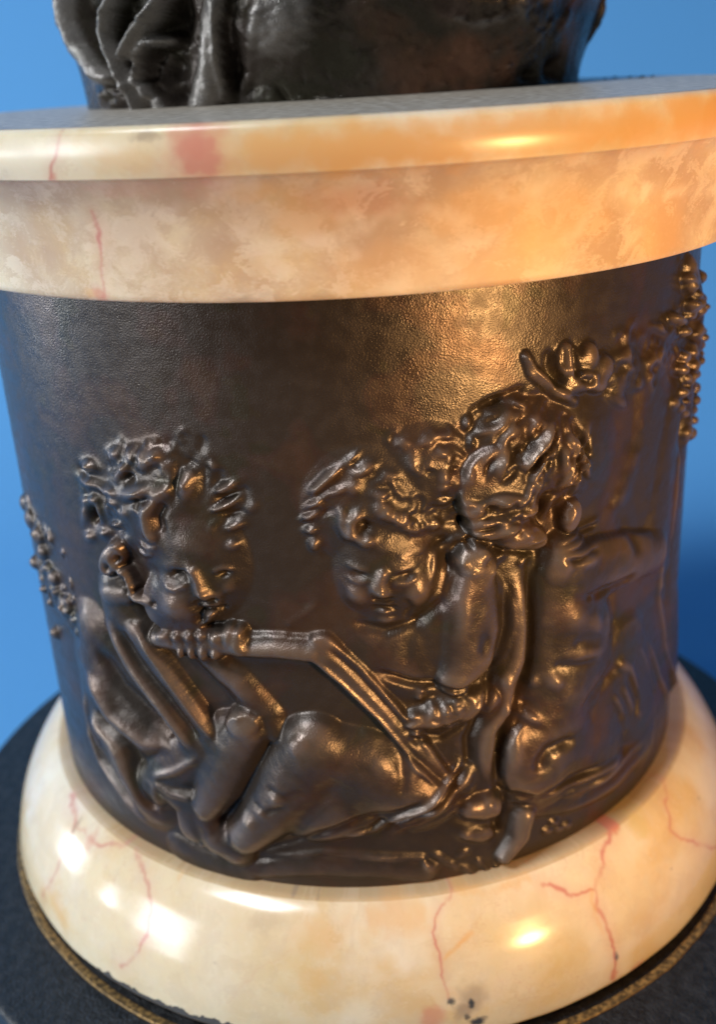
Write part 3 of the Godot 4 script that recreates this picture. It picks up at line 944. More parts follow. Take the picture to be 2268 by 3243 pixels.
	r.lump(-36.04, 55.32, 2.6, 1.16, 1.51, 0.77)
	r.lump(-36.95, 56.64, 2.35, 0.7, -2.9, 0.68)
	r.lump(-34.14, 55.72, 2.17, 1.26, 1.44, 0.68)
	r.lump(-32.4, 57.42, 1.73, 0.77, -3.14, 0.6)
	r.lump(-32.64, 54.14, 2.17, 0.47, -2.78, 0.94)
	r.lump(-31.95, 53.26, 2.1, 0.57, -2.92, -0.6)
	r.lump(-36.02, 51.82, 2, 0.98, -2.8, 0.68)
	r.lump(-39.46, 50.53, 1.83, 0.99, -2.77, 0.68)
	r.lump(-31.39, 52.17, 2.28, 0.98, -2.85, 0.43)
	r.lump(-22.92, 63.1, 1.66, 1.31, -2.36, 0.6)
	r.lump(-20.49, 61.3, 2.67, 1.24, 1.29, 1.07)
	r.lump(-21.92, 61.46, 2.51, 0.58, 1.36, -0.43)
	r.lump(-18.68, 61.74, 2.3, 0.56, 1.44, -0.38)
	r.lump(-15.93, 60.88, 2.08, 0.62, -2.67, 1.28)
	r.lump(-16.17, 58.59, 2.35, 0.57, -2.73, 1.28)
	r.lump(-15.14, 56, 1.65, 0.79, -2.85, 1.03)
	r.lump(-15.38, 53.65, 1.25, 0.82, -2.94, 0.68)
	r.lump(-15.54, 59.8, 2.2, 0.38, -2.71, -0.68)
	r.lump(-15.22, 57.48, 1.79, 0.39, -2.81, -0.6)
	r.lump(-17.33, 63.55, 1.98, 0.69, 2.85, 0.3)
	r.line([-22.54, 61, -24.81, 59.38, -26.27, 56.97, -26.24, 54.54, -25.22, 53.46], 0.96, 0.9)
	r.line([-23.57, 58.82, -24.73, 56.88, -24.25, 54.83], 0.69, -0.77)
	r.line([-28.21, 52.69, -26.94, 52.24, -25.23, 52.76], 0.39, 0.45)
	r.line([-29.13, 51.27, -27.65, 51.11, -25.82, 51.8], 0.4, 0.41)
	r.curls(-26.32, 62.43, 9, 4.61, -2.94, 14, 1.88, 0.21, 11)
	r.curls(-34.75, 55.48, 6.72, 4.34, 0.94, 8, 1.91, 0.21, 12)
	# hands under the chin
	r.limb([-27.88, 38.5, 1.56, -23.03, 38.94, 1.87, -16.4, 39.77, 2.01], 1.19, 1.02, 0.8, 0.95)
	r.blob(-26.55, 39.44, 1.53, 0.93, -2.68, 0.85, 1.7, 0.18, 0.8)
	r.blob(-24.62, 39.7, 1.26, 0.85, -2.6, 0.85, 1.7, 0.18, 0.8)
	r.blob(-22.75, 40.05, 1.24, 0.9, -2.5, 0.85, 1.7, 0.18, 0.8)
	r.blob(-20.92, 40.48, 1.12, 0.84, -2.49, 0.85, 1.7, 0.18, 0.8)
	r.blob(-18.96, 40.37, 1.36, 1.06, -2.41, 0.85, 1.7, 0.18, 0.8)
	r.blob(-17.13, 40.74, 1.65, 1.24, 1.13, 0.85, 1.7, 0.18, 0.8)
	r.blob(-15.98, 40.48, 1.74, 1.04, 1.35, 0.85, 1.7, 0.18, 0.8)
	r.blob(-24.12, 37.53, 1.09, 0.6, 1.43, 0.85, 1.7, 0.18, 0.8)
	r.blob(-22.51, 37.83, 1.21, 0.65, 1.45, 0.85, 1.7, 0.18, 0.8)
	r.blob(-20.82, 38.12, 1.36, 0.88, 1.36, 0.85, 1.7, 0.18, 0.8)
	r.blob(-19.09, 38.12, 1.12, 0.76, 1.21, 0.85, 1.7, 0.18, 0.8)
	r.lump(-25.07, 39.51, 1.61, 0.34, 1.5, -0.45)
	r.lump(-23.21, 39.87, 1.59, 0.32, 1.51, -0.45)
	r.lump(-21.41, 40.18, 1.58, 0.31, 1.52, -0.45)
	r.lump(-19.55, 40.47, 1.57, 0.3, 1.53, -0.45)
	r.lump(-17.74, 40.72, 1.56, 0.3, 1.54, -0.45)
	r.own("archer_bow")
	r.limb([-16.21, 39.39, 1.53, -11.16, 39.53, 1.6, -6.27, 39.15, 1.7], 0.83, 0.3, 0.12, 0.25)
	r.limb([-6.15, 40.46, 0.72, -5.34, 39.16, 2.17, -1.75, 35.26, 2.01, 2.51, 29.43, 1.75, 6.93, 22.09, 1.62, 9.85, 17.74, 1.07], 1.1, 0.38, 0.12, 0.3)
	r.line([-16.92, 38.53, -11.04, 38.77, -5.74, 38.26], 1.47, 0.85)
	r.line([-16.75, 40.25, -10.89, 40.6, -5.6, 40.33], 0.85, -0.26)
	r.line([-6.49, 37.87, -3.45, 34.67, 1.3, 28.48, 5.64, 21.4, 8.81, 17.55], 0.44, 0.72)
	r.line([-4.55, 39.61, -1.17, 35.77, 3.31, 29.24, 7.43, 22.26], 0.56, -0.47)
	r.line([-9.87, 42.02, -7.76, 43.54, -5.36, 45.75], 0.66, 0.22)
	r.own("child_behind")
	r.blob(9.19, 62.63, 5.95, 5.4, 2.32, 1.1, 0.09, 1, 1.2)
	r.blob(9.88, 61.53, 3.93, 3.3, 1.83, 0.68, 0.68, 1, 1)
	r.lump(10.43, 61.51, 1.36, 0.85, 1.62, 0.54)
	r.lump(10.41, 60.2, 0.97, 0.51, 2.96, 0.45)
	r.lump(8.77, 62.46, 0.95, 0.45, 2.99, -0.54)
	r.lump(11.78, 62.28, 0.76, 0.39, 2.95, -0.45)
	r.lump(6.73, 63.92, 2.23, 1.23, 1.57, 0.54)
	r.lump(10.49, 64.7, 2.06, 0.79, -3, 0.45)
	r.lump(12.02, 60.43, 1.28, 1.06, 1.87, 0.45)
	r.lump(8.44, 65.95, 1.52, 0.67, -2.88, 0.54)
	r.lump(11.05, 66.45, 1.82, 0.59, 2.91, 0.45)
	r.lump(5.89, 66.22, 1.22, 0.87, 2.97, 0.45)
	r.lump(10.65, 58.9, 1.19, 0.34, 2.99, -0.45)
	r.lump(10.36, 58.02, 1.3, 0.57, 2.97, 0.36)
	r.curls(8.69, 65.64, 5.21, 3.01, 2.98, 14, 1.28, 0.25, 21)
	r.own("crouching_child")
	# body
	r.blob(4.02, 37.56, 9, 6.91, 2.62, 0.94, 0, 1.2, 1.2)
	r.blob(13.22, 40.31, 9, 6.78, 1.7, 1.44, 0.17, 1.2, 1.1)
	r.limb([14.42, 49.96, 2.6, 13.63, 45.16, 3.6, 13.58, 40.07, 4.05, 13.19, 36.24, 3.73, 11.63, 33.23, 2.62], 1.56, 1.02, 1, 0.85)
	r.lump(12.28, 43.11, 4.98, 1.35, 1.51, 0.45)
	r.lump(15.03, 38.37, 2.52, 1.2, 1.48, -0.45)
	r.line([1.26, 35.56, 5.83, 33.21, 12.02, 31.73, 15.57, 32.34, 17.39, 34.22], 0.62, -1.02)
	r.line([7.46, 42.7, 5.48, 39.79, 5.09, 35.95], 0.82, -0.26)
	r.limb([15.27, 28.58, 2.5, 10.66, 27.93, 2.83, 6.5, 27.54, 1.78], 1.38, 0.17, 0.8, 0.95)
	r.lump(6.78, 30.84, 0.84, 0.74, 2.15, 0.72)
	r.lump(8.3, 29.38, 1.23, 0.78, 1.65, 0.81)
	r.lump(9.98, 28.93, 1.11, 0.78, 1.74, 0.81)
	r.lump(11.54, 29.84, 1.21, 0.9, 2.65, 0.63)
	r.lump(13.11, 30.44, 1.34, 0.91, 2.72, 0.63)
	r.lump(5.61, 28.58, 0.98, 0.55, -2.96, 0.81)
	r.lump(5.45, 27.23, 1.21, 0.48, -3.02, 0.72)
	r.lump(6.08, 25.9, 1.33, 0.49, -3.13, 0.63)
	r.lump(8.92, 26.94, 2.24, 0.83, -3.13, 0.45)
	r.lump(7.08, 31.87, 0.78, 0.46, 2.92, 0.54)
	r.line([5.02, 25.01, 9.57, 23.98, 13.13, 25.73], 0.57, -0.59)
	r.line([8.5, 27.79, 10.19, 26.23, 12.54, 26.56], 0.44, -0.42)
	r.curls(10.96, 28.3, 5.25, 2.49, 3.06, 14, 1.02, 0.24, 33)
	# head
	r.blob(1.79, 57.75, 8.92, 7.9, 2.49, 1.61, 0.09, 1.2, 1.15)
	r.blob(3.38, 49.79, 7.92, 6.93, 1.72, 2.46, 0, 1.6, 1.2)
	r.lump(7.2, 46.86, 3.41, 2.55, 1.59, 1.21)
	r.lump(9.08, 49.82, 3.2, 0.76, 1.43, 0.66)
	r.lump(2.26, 53.89, 3.61, 1.96, 2.82, 0.33)
	r.lump(-0.82, 47.03, 2.2, 2.07, 1.58, 0.77)
	r.lump(-0.16, 50.08, 1.13, 0.48, 2.9, -0.72)
	r.lump(-0.13, 50.74, 1.13, 0.48, 2.94, 0.33)
	r.line([-1.66, 50.95, -0.09, 51.34, 1.33, 50.7], 0.67, 0.17)
	r.lump(-0.15, 50.2, 0.46, 0.36, 3.05, 0.44)
	r.line([-1.54, 49.37, -0.2, 48.93, 1.06, 49.33], 0.28, 0.39)
	r.lump(5.09, 49.8, 1.34, 0.55, -3.06, -0.66)
	r.lump(5.11, 50.4, 1.34, 0.48, -3.1, 0.33)
	r.lump(4.98, 49.69, 0.57, 0.42, 2.94, 0.39)
	r.line([3.32, 50.95, 5.01, 51.49, 7.09, 50.76], 0.78, 0.17)
	r.line([3.76, 48.85, 5.23, 48.57, 6.84, 49.35], 0.34, 0.39)
	r.line([4.19, 51.94, 6.93, 52.58, 8.94, 52.55], 0.78, 0.17)
	r.line([2.8, 50.93, 2.2, 49.18, 2.34, 47.27], 0.73, 0.77)
	r.lump(2.4, 47.4, 1.15, 0.72, 2.9, 0.88)
	r.lump(1.41, 48.28, 1.09, 0.62, 1.54, 0.55)
	r.line([1.15, 46.51, 2.5, 46.15, 3.88, 46.39], 0.28, -0.73)
	r.lump(2.76, 45.89, 1.25, 0.43, 3.04, 0.44)
	r.line([1.08, 45.03, 2.77, 45.07, 4.35, 44.73], 0.4, -0.53)
	r.lump(2.7, 44.41, 1.15, 0.5, 3.03, 0.55)
	r.lump(2.96, 43.01, 2, 0.81, 3.03, 0.55)
	r.line([5.26, 46.24, 5.94, 44.29, 5.35, 42.6], 0.52, -0.42)
	r.line([-1.36, 42.62, 2.84, 41.23, 7.18, 42.24, 10.53, 45.36], 0.76, -0.73)
	r.line([10.75, 51.44, 11.68, 48.25, 10.64, 45.34], 0.7, -0.73)
	r.lump(12.09, 50.12, 1.24, 0.94, 2.74, 0.77)
	r.lump(13.28, 48.81, 0.91, 0.59, 2.82, 0.55)
	# hair
	r.line([0.7, 58.64, -0.72, 57.24, -0.72, 55.27, 0.66, 54.48, 1.81, 55.21], 0.76, 1.08)
	r.lump(0.75, 56.46, 1.02, 0.74, 2.79, -0.9)
	r.line([-1.62, 59.07, -1.96, 56.5, -1.27, 54.43], 0.7, 0.63)
	r.lump(-2.72, 62.91, 2.09, 0.64, -2.51, 1.08)
	r.lump(-4.31, 61.45, 2.14, 0.58, -2.46, 0.9)
	r.lump(-1.93, 61.02, 1.85, 0.66, -2.69, 0.72)
	r.lump(-4.85, 59.31, 2.14, 0.43, -2.56, 0.99)
	r.lump(-5.68, 57.49, 1.92, 0.5, -2.67, 0.99)
	r.lump(-3.61, 58.13, 1.38, 0.44, -2.59, -0.54)
	r.lump(-5.81, 55.57, 1.25, 0.69, -2.92, 0.99)
	r.lump(-5.42, 53.68, 1.3, 0.93, 1.46, 1.08)
	r.lump(2.98, 58.3, 1.95, 1.81, 2.71, 0.81)
	r.lump(4.97, 56.96, 1.93, 1.21, 2.58, 0.72)
	r.lump(2.56, 60.33, 1.81, 0.79, 3.05, 0.54)
	r.lump(-0.15, 61.37, 1.54, 1.23, 1.24, 0.63)
	r.lump(6.47, 55.34, 2.66, 0.8, 2.82, 0.63)
	r.lump(9.35, 55.26, 2.18, 0.91, 2.82, 0.63)
	r.lump(1.2, 63.52, 1.8, 0.77, -2.81, 0.72)
	r.lump(4.15, 62.45, 1.51, 0.89, 3.02, 0.45)
	r.lump(-0.23, 64.72, 1.43, 0.48, -2.52, 0.63)
	r.lump(10.09, 52.67, 2.09, 0.73, -2.9, -0.81)
	r.curls(1.57, 60.65, 7.12, 4.19, 2.84, 16, 1.6, 0.25, 31)
	r.curls(7.96, 55.91, 4.28, 2.25, 2.77, 12, 0.88, 0.24, 32)
	r.own("standing_child")
	# torso seen from behind
	r.limb([27.27, 47.38, 3.8, 27.89, 43.98, 5.13, 28.8, 39.08, 6.02, 30.4, 33.77, 7.63, 29.41, 28.54, 7.23, 27.48, 23.55, 6.29, 25.87, 18.3, 7.35, 24.84, 14.59, 6.32], 2.29, 0.26, 1.2, 0.95)
	r.blob(32.13, 42.59, 8.1, 4.11, 2.8, 1.27, 0.77, 1.8, 1.2)
	r.blob(33.47, 13.98, 9, 7.41, 2.56, 1.61, 0.17, 1.6, 1.1)
	r.blob(37.45, 23.27, 8.9, 6.51, 2.14, 0.85, 0.09, 1.6, 1.2)
	r.blob(22.28, 17.04, 6.53, 4.25, 1.72, 0.85, 1.1, 1.4, 1)
	r.limb([26.55, 46.02, 2.97, 31.46, 44.72, 3.78, 38.61, 42.92, 4.14, 46.85, 41.27, 3.24], 1.56, 0.77, 1.2, 0.9)
	r.lump(25.85, 47.56, 2.22, 1.31, 1.78, 0.66)
	r.lump(30.14, 46.52, 2.36, 1.12, 3.11, 0.66)
	r.lump(28.1, 38.58, 3.62, 2.52, 2.39, 0.47)
	r.lump(31.75, 36.61, 2.72, 1.79, 2.15, 0.38)
	r.line([40.36, 40, 35.45, 40.32, 31.1, 40.6], 0.86, -0.9)
	r.lump(30.38, 40.98, 1.34, 0.69, 2.94, -0.57)
	r.line([36.59, 39.35, 37.17, 34.99, 37.03, 31.53], 1.32, -0.63)
	r.line([32.83, 33.24, 29.72, 34.68, 28.07, 34.31], 1.02, -0.27)
	r.lump(30.77, 32.18, 4.9, 1.76, 2.84, 0.33)
	r.line([25.26, 31.86, 28.18, 31.25, 32.12, 30.86], 0.87, -0.32)
	r.line([39.33, 29.82, 37.79, 26.16, 32.44, 24.15, 30.03, 22.99], 1.43, -0.63)
	r.lump(25.37, 29.6, 2.02, 1.39, 2.29, 0.66)
	r.lump(22.5, 29.95, 1.53, 1.08, 2.08, 0.47)
	r.lump(22.03, 26.49, 1.48, 1.11, 2.72, -0.47)
	r.lump(21.92, 24.76, 2.32, 0.98, 2.52, 0.76)
	r.lump(27.91, 26.98, 3.47, 2.3, 2.63, 0.28)
	r.line([22.92, 15.89, 23.38, 17.72, 24.28, 19, 26.16, 19.3, 29.14, 19.1], 1.16, -0.9)
	r.line([24.93, 15.48, 28.71, 15.7, 32.89, 15.01], 2.02, 0.24)
	r.lump(19.6, 20.68, 4.22, 1.2, 1.51, 0.57)
	r.line([18.74, 12.9, 22.86, 11.01, 27.9, 11.8, 34.6, 11.38], 0.86, -0.81)
	r.line([20.36, 11.04, 27.92, 11.02, 34.65, 10.41, 41.18, 9.59], 0.78, 0.66)
	# arm hanging in front and legs
	r.line([20.27, 47.08, 20.56, 42.63, 21.12, 38.12, 20.79, 33.96, 19.15, 30.36, 18.67, 26.34, 16.65, 23.4, 15.9, 19.32, 15.89, 14.55], 1.78, 1.14)
	r.lump(18.7, 30.84, 1.31, 0.94, 1.96, 0.47)
	r.lump(18.79, 26.33, 1.44, 0.86, 1.76, 0.47)
	r.line([22.28, 46.76, 22.53, 39.43, 22.37, 32.8, 20.47, 27.33, 18.68, 23.52, 17.8, 20.2, 17.55, 14.41], 0.74, -1.35)
	r.line([18.45, 45, 18.6, 39.19, 17.15, 33.62, 15.06, 26.64, 13.46, 22.83, 13.64, 15.85], 0.78, -0.99)
	r.lump(17.67, 22.58, 2.15, 0.75, 1.62, -0.66)
	r.limb([13.5, 11.73, 1.95, 15.77, 11.32, 2.55, 16.9, 10.98, 2], 1.56, 0.17, 0.7, 0.95)
	r.lump(16.04, 12.41, 1.34, 0.9, 1.87, 0.38)
	r.limb([21.68, 8.14, 2.1, 20.85, 4.69, 2.11, 18.39, 2.02, 1.34], 1.84, 0.17, 0.7, 0.95)
	r.line([18.87, 12.48, 18.22, 8.9, 17.24, 6.14], 0.79, -1.17)
	r.lump(17.83, 13.56, 1.16, 0.8, 2.46, -0.76)
	# raised arm and cloak
	r.limb([47.54, 40.4, 4.68, 49.69, 46.9, 4.5, 50.7, 56, 3.96, 52.11, 62.74, 3.06], 1.1, 0.09, 1.4, 1.15)
	r.limb([50.54, 37.99, 5.4, 51.08, 45.6, 7.2, 47.85, 56.8, 8.1, 45.46, 65.08, 5.37], 0.46, 0, 1.6, 1.3)
	r.line([35.48, 53.45, 39.04, 48.45, 40.49, 43.29], 1.13, -0.36)
	r.line([41.1, 59.26, 39.61, 53.42, 36.18, 49.41], 1.77, 0.38)
	r.line([38.24, 26.99, 41.42, 24.8, 44.42, 18.75], 0.81, 0.57)
	r.line([39.38, 22.77, 42.67, 17.33, 46.31, 13.8], 0.81, 0.57)
	r.line([37.36, 22.22, 40.96, 16.66, 42.47, 12.72], 0.81, 0.57)
	r.line([43.55, 27.52, 48.37, 21.36, 52.98, 14.07], 0.81, 0.57)
	r.line([33.34, 8.78, 40.45, 8.62, 48.33, 9.41], 0.81, 0.57)
	r.line([25.81, 9.12, 33.35, 8.37, 42.84, 8.5], 0.78, 0.57)
	r.line([27.46, 6.04, 34.46, 5.01, 43.15, 5.04], 0.8, 0.57)
	r.limb([41.59, 28.76, 5.4, 45.09, 18, 5.94, 49.28, 7.61, 5.4], 0.73, 0, 1.6, 1.4)
	r.limb([23.48, 8.48, 2, 30.79, 7.45, 3.03, 39.74, 6.5, 3.42, 49.06, 7.77, 3.24], 0.73, 0.09, 1, 0.95)
	r.line([40.96, 23.52, 44.54, 17.52, 44.28, 14.91], 0.63, -0.54)
	r.line([31.22, 7.14, 39.06, 6.71, 46.5, 7.81], 0.72, -0.45)
	# head with bound hair
	r.blob(21.11, 61.27, 9, 8.54, 2.08, 2.55, 0, 1.2, 1)
	r.blob(28.55, 60.93, 9, 8.3, 2.29, 1.44, 0, 1.6, 1.5)
	r.blob(17.51, 58.41, 6.35, 5.25, 1.73, 0.51, 1.87, 1.2, 1)
	r.blob(18.77, 52.76, 6.09, 2.38, 2.7, 0.85, 1.53, 1, 1)
	r.line([16.55, 68.97, 18.75, 69.98, 21.58, 70.58], 0.55, -0.6)
	r.line([25.23, 59.58, 25.15, 58.69, 25.17, 57.78, 25.33, 56.82, 25.5, 55.87], 0.75, -0.33)
	r.line([22.16, 66.67, 21.46, 65.91, 20.75, 65.17, 20.01, 64.44, 19.42, 63.6], 0.43, 0.35)
	r.line([27.98, 64.73, 28.43, 63.56, 28.95, 62.39, 29.81, 61.27, 30.81, 60.18], 0.53, -0.57)
	r.line([28.21, 61.68, 28.77, 60.52, 29.46, 59.37, 30.1, 58.19, 30.92, 57.02], 0.62, 0.49)
	r.line([20.26, 69.39, 19.39, 69.36, 18.58, 69.17, 17.74, 69.11, 16.88, 69.23], 0.44, -0.55)
	r.line([20.81, 65.02, 20.13, 63.85, 19.31, 62.79, 18.41, 61.8, 17.67, 60.67], 0.44, 0.52)
	r.line([27.75, 61.15, 28.28, 59.71, 29.37, 58.36, 30.57, 57, 31.87, 55.64], 0.52, -0.31)
	r.line([22.64, 65.39, 22.39, 64.65, 22.24, 63.86, 22.05, 63.08, 22.01, 62.25], 0.47, 0.36)
	r.line([28.25, 64.06, 28.8, 63.02, 29.3, 61.96, 29.73, 60.88, 30.34, 59.81], 0.74, -0.32)
	r.line([25.42, 66.39, 25.16, 65.17, 25.13, 63.88, 25.21, 62.55, 25.68, 61.18], 0.51, 0.28)
	r.line([22.53, 68, 21.68, 67.78, 20.89, 67.44, 20.13, 67.08, 19.33, 66.79], 0.52, -0.39)
	r.line([23.66, 66.8, 23.02, 66.33, 22.42, 65.82, 21.76, 65.39, 21.04, 65.03], 0.51, 0.54)
	r.line([21.71, 64.19, 20.84, 63.08, 19.82, 62.1, 18.8, 61.12, 17.67, 60.27], 0.51, -0.44)
	r.line([22.52, 67.82, 20.97, 67.76, 19.44, 67.85, 17.96, 67.77, 16.48, 68.04], 0.64, 0.29)
	r.line([25.6, 67.03, 24.76, 66.23, 23.93, 65.42, 23.33, 64.43, 22.73, 63.44], 0.45, 0.47)
	r.line([25.33, 66.83, 24.76, 65.97, 24.53, 64.92, 24.33, 63.86, 24.06, 62.82], 0.54, -0.38)
	r.line([26.38, 65.61, 26.38, 64.48, 26.35, 63.35, 26, 62.33, 25.7, 61.28], 0.62, 0.29)
	r.line([24.57, 64.52, 24.3, 63.76, 24.32, 62.9, 24.36, 62.02, 24.38, 61.15], 0.63, -0.33)
	r.line([25.85, 63.06, 25.9, 61.66, 26.18, 60.22, 26.49, 58.75, 26.94, 57.26], 0.72, 0.52)
	r.line([22.54, 61.2, 22.24, 59.82, 21.76, 58.52, 21.4, 57.15, 21.37, 55.66], 0.65, 0.37)
	r.line([23.6, 68.64, 22.5, 68.61, 21.52, 68.3, 20.74, 67.73, 19.91, 67.21], 0.48, -0.45)
	r.line([19.52, 68.7, 18.37, 67.97, 17.52, 66.92, 16.6, 65.93, 15.81, 64.82], 0.49, 0.42)
	r.line([22.88, 64.94, 22.31, 63.73, 21.71, 62.54, 20.97, 61.44, 20.28, 60.3], 0.49, -0.39)
	r.line([27.51, 60.01, 27.66, 58.94, 28.05, 57.85, 28.3, 56.75, 28.37, 55.68], 0.54, 0.56)
	r.line([24.43, 65.27, 23.59, 64.14, 23.04, 62.81, 23.02, 61.26, 22.97, 59.7], 0.66, -0.45)
	r.line([22.15, 68.55, 20.99, 67.98, 20.03, 67.17, 19.07, 66.36, 18.3, 65.38], 0.61, 0.6)
	r.line([18.58, 69.87, 17.76, 69.76, 16.93, 69.7, 16.17, 69.45, 15.44, 69.14], 0.5, -0.53)
	r.line([17.48, 69.78, 16.81, 69.41, 16.23, 68.93, 15.56, 68.58, 14.94, 68.15], 0.47, 0.29)
	r.line([18, 69.95, 16.96, 69.43, 15.88, 69.02, 14.74, 68.76, 13.73, 68.25], 0.57, -0.45)
	r.line([25.44, 65.2, 24.98, 64.34, 24.42, 63.53, 24.03, 62.61, 23.63, 61.7], 0.64, 0.39)
	r.line([26.82, 65, 26.72, 63.93, 26.5, 62.9, 26.55, 61.79, 26.63, 60.66], 0.5, -0.36)
	r.line([26.41, 60.98, 26.55, 60.06, 26.63, 59.14, 26.51, 58.28, 26.43, 57.4], 0.7, 0.46)
	r.line([23.5, 61.13, 23.33, 59.79, 22.99, 58.52, 22.7, 57.21, 22.71, 55.79], 0.72, -0.55)
	r.line([27.06, 64.34, 27.02, 63.24, 26.73, 62.22, 26.61, 61.13, 26.5, 60.04], 0.71, 0.47)
	r.line([22.65, 66.55, 21.88, 65.4, 20.95, 64.39, 20.1, 63.3, 19.67, 61.93], 0.6, -0.56)
	r.line([23.8, 65.76, 23.28, 64.53, 22.91, 63.21, 22.43, 61.94, 22.11, 60.58], 0.55, 0.32)
	r.line([21.04, 68.63, 19.53, 68.53, 18.15, 68.16, 16.95, 67.47, 15.66, 66.97], 0.45, -0.43)
	r.line([18.69, 67.5, 17.64, 67, 16.49, 66.72, 15.38, 66.36, 14.28, 66], 0.49, 0.58)
	r.line([23.79, 62.6, 23.18, 61.59, 22.36, 60.75, 21.69, 59.78, 20.98, 58.84], 0.47, -0.44)
	r.line([27.36, 58.89, 27.47, 57.7, 27.5, 56.52, 27.92, 55.27, 28.42, 54.01], 0.77, 0.29)
	r.line([21.08, 65.57, 20.37, 64.35, 19.83, 63.01, 18.97, 61.87, 18.19, 60.68], 0.54, -0.32)
	r.line([26.03, 64.34, 25.7, 63.4, 25.59, 62.37, 25.54, 61.31, 25.26, 60.33], 0.62, 0.29)
	r.line([27.04, 61.14, 27.05, 59.61, 27.08, 58.06, 27.23, 56.47, 27.26, 54.9], 0.56, -0.38)
	r.line([23.72, 66.56, 23.26, 65.47, 22.93, 64.29, 22.52, 63.16, 22.46, 61.87], 0.58, 0.36)
	r.line([22.8, 68.63, 21.38, 68.43, 20.12, 67.92, 18.85, 67.47, 17.55, 67.13], 0.58, -0.37)
	r.line([20.76, 64.98, 20.19, 64.2, 19.84, 63.27, 19.49, 62.33, 19.08, 61.43], 0.51, 0.45)
	r.line([24.06, 67.86, 23.35, 67.41, 22.7, 66.91, 22.06, 66.39, 21.56, 65.75], 0.63, -0.33)
	r.line([23.69, 67.23, 22.47, 66.58, 21.16, 66.1, 19.9, 65.56, 18.65, 65.02], 0.61, 0.35)
	r.line([23.43, 60.32, 23.43, 58.93, 23.74, 57.47, 23.97, 56.01, 24.41, 54.53], 0.43, -0.51)
	r.line([23.55, 61.35, 23.42, 60.26, 23.37, 59.14, 23.5, 57.97, 23.88, 56.78], 0.45, 0.44)
	r.line([20.49, 62.45, 20.18, 61.2, 20.42, 59.8, 20.9, 58.41, 21.35, 56.99], 0.45, -0.31)
	r.line([18.11, 66.33, 17.36, 65.43, 16.7, 64.46, 15.88, 63.63, 15.09, 62.76], 0.46, 0.5)
	r.line([26.72, 66.89, 26.49, 66.15, 26.31, 65.38, 26.31, 64.54, 26.22, 63.73], 0.55, -0.48)
	r.line([25.43, 63.27, 25.36, 62.02, 25.35, 60.74, 25.21, 59.49, 25.17, 58.21], 0.65, 0.34)
	r.line([19.85, 68.23, 18.85, 67.39, 18.03, 66.37, 17.19, 65.37, 16.63, 64.15], 0.48, -0.46)
	r.line([27.56, 64.09, 28.19, 62.86, 28.79, 61.61, 29.54, 60.35, 30.69, 59.23], 0.73, 0.59)
	r.line([21.22, 65.91, 20.55, 65.11, 19.99, 64.22, 19.23, 63.51, 18.44, 62.83], 0.45, -0.34)
	r.line([25.68, 61.45, 25.61, 60.2, 25.72, 58.88, 25.56, 57.63, 25.26, 56.43], 0.52, 0.42)
	r.line([24.05, 69.35, 23.03, 69.37, 22.02, 69.52, 21.03, 69.63, 20.11, 69.49], 0.51, -0.5)
	r.line([27.23, 63.81, 27.71, 62.27, 28.54, 60.74, 29.34, 59.16, 30.3, 57.58], 0.6, 0.46)
	r.line([17.11, 69.44, 16.41, 68.99, 15.86, 68.37, 15.23, 67.83, 14.65, 67.24], 0.51, -0.38)
	r.line([22.65, 64.61, 21.77, 63.86, 20.94, 63.06, 20.24, 62.14, 19.29, 61.49], 0.56, 0.34)
	r.line([25.03, 67.74, 24.14, 67.29, 23.37, 66.71, 22.57, 66.17, 21.72, 65.7], 0.46, -0.42)
	r.line([20.11, 68.09, 18.92, 67.36, 18.16, 66.2, 17.61, 64.89, 17.16, 63.52], 0.6, 0.56)
	r.line([21.57, 64.81, 20.83, 63.85, 20.34, 62.72, 19.93, 61.54, 19.39, 60.44], 0.53, -0.41)
	r.line([23.97, 68.39, 23.21, 68.05, 22.55, 67.59, 21.86, 67.18, 21.29, 66.62], 0.67, 0.52)
	r.line([19.52, 63.93, 18.88, 62.96, 18.24, 61.99, 17.76, 60.9, 17.27, 59.82], 0.62, -0.54)
	r.line([24.28, 63.83, 24.01, 62.59, 23.69, 61.37, 23.46, 60.11, 23.5, 58.75], 0.59, 0.51)
	r.line([22.07, 67.17, 21.08, 66.46, 20.13, 65.7, 19.03, 65.18, 17.93, 64.66], 0.58, -0.35)
	r.line([26.74, 66.28, 26.72, 65.41, 26.79, 64.52, 26.71, 63.65, 26.56, 62.81], 0.65, 0.42)
	r.line([25.14, 68.31, 24.08, 68.13, 23.08, 67.86, 22.02, 67.76, 20.96, 67.76], 0.57, -0.4)
	r.line([24.93, 65.22, 24.58, 64.5, 24.32, 63.73, 23.93, 63.03, 23.48, 62.37], 0.45, 0.55)
	r.line([27.59, 65.94, 28.12, 64.76, 28.72, 63.58, 29.11, 62.37, 29.59, 61.14], 0.63, -0.5)
	r.line([22.29, 63.96, 21.74, 63.11, 21.12, 62.29, 20.55, 61.44, 19.9, 60.67], 0.54, 0.37)
	r.line([21.38, 65.04, 20.49, 64, 19.31, 63.3, 18.22, 62.47, 17.22, 61.55], 0.65, -0.57)
	r.line([23.16, 62.1, 22.95, 60.97, 22.56, 59.92, 22.25, 58.83, 22.26, 57.61], 0.51, 0.35)
	r.line([26.93, 64.69, 26.78, 63.21, 26.78, 61.68, 27, 60.09, 27, 58.52], 0.46, 0.42)
	r.line([23.93, 65.97, 23.41, 64.83, 22.62, 63.87, 21.78, 62.96, 21.23, 61.82], 0.58, -0.3)
	r.line([21.68, 65.22, 21.06, 64.22, 20.26, 63.36, 19.56, 62.41, 19.08, 61.3], 0.6, 0.29)
	r.line([21.09, 66.01, 20.44, 65.13, 19.88, 64.18, 19.56, 63.09, 19.47, 61.9], 0.61, -0.3)
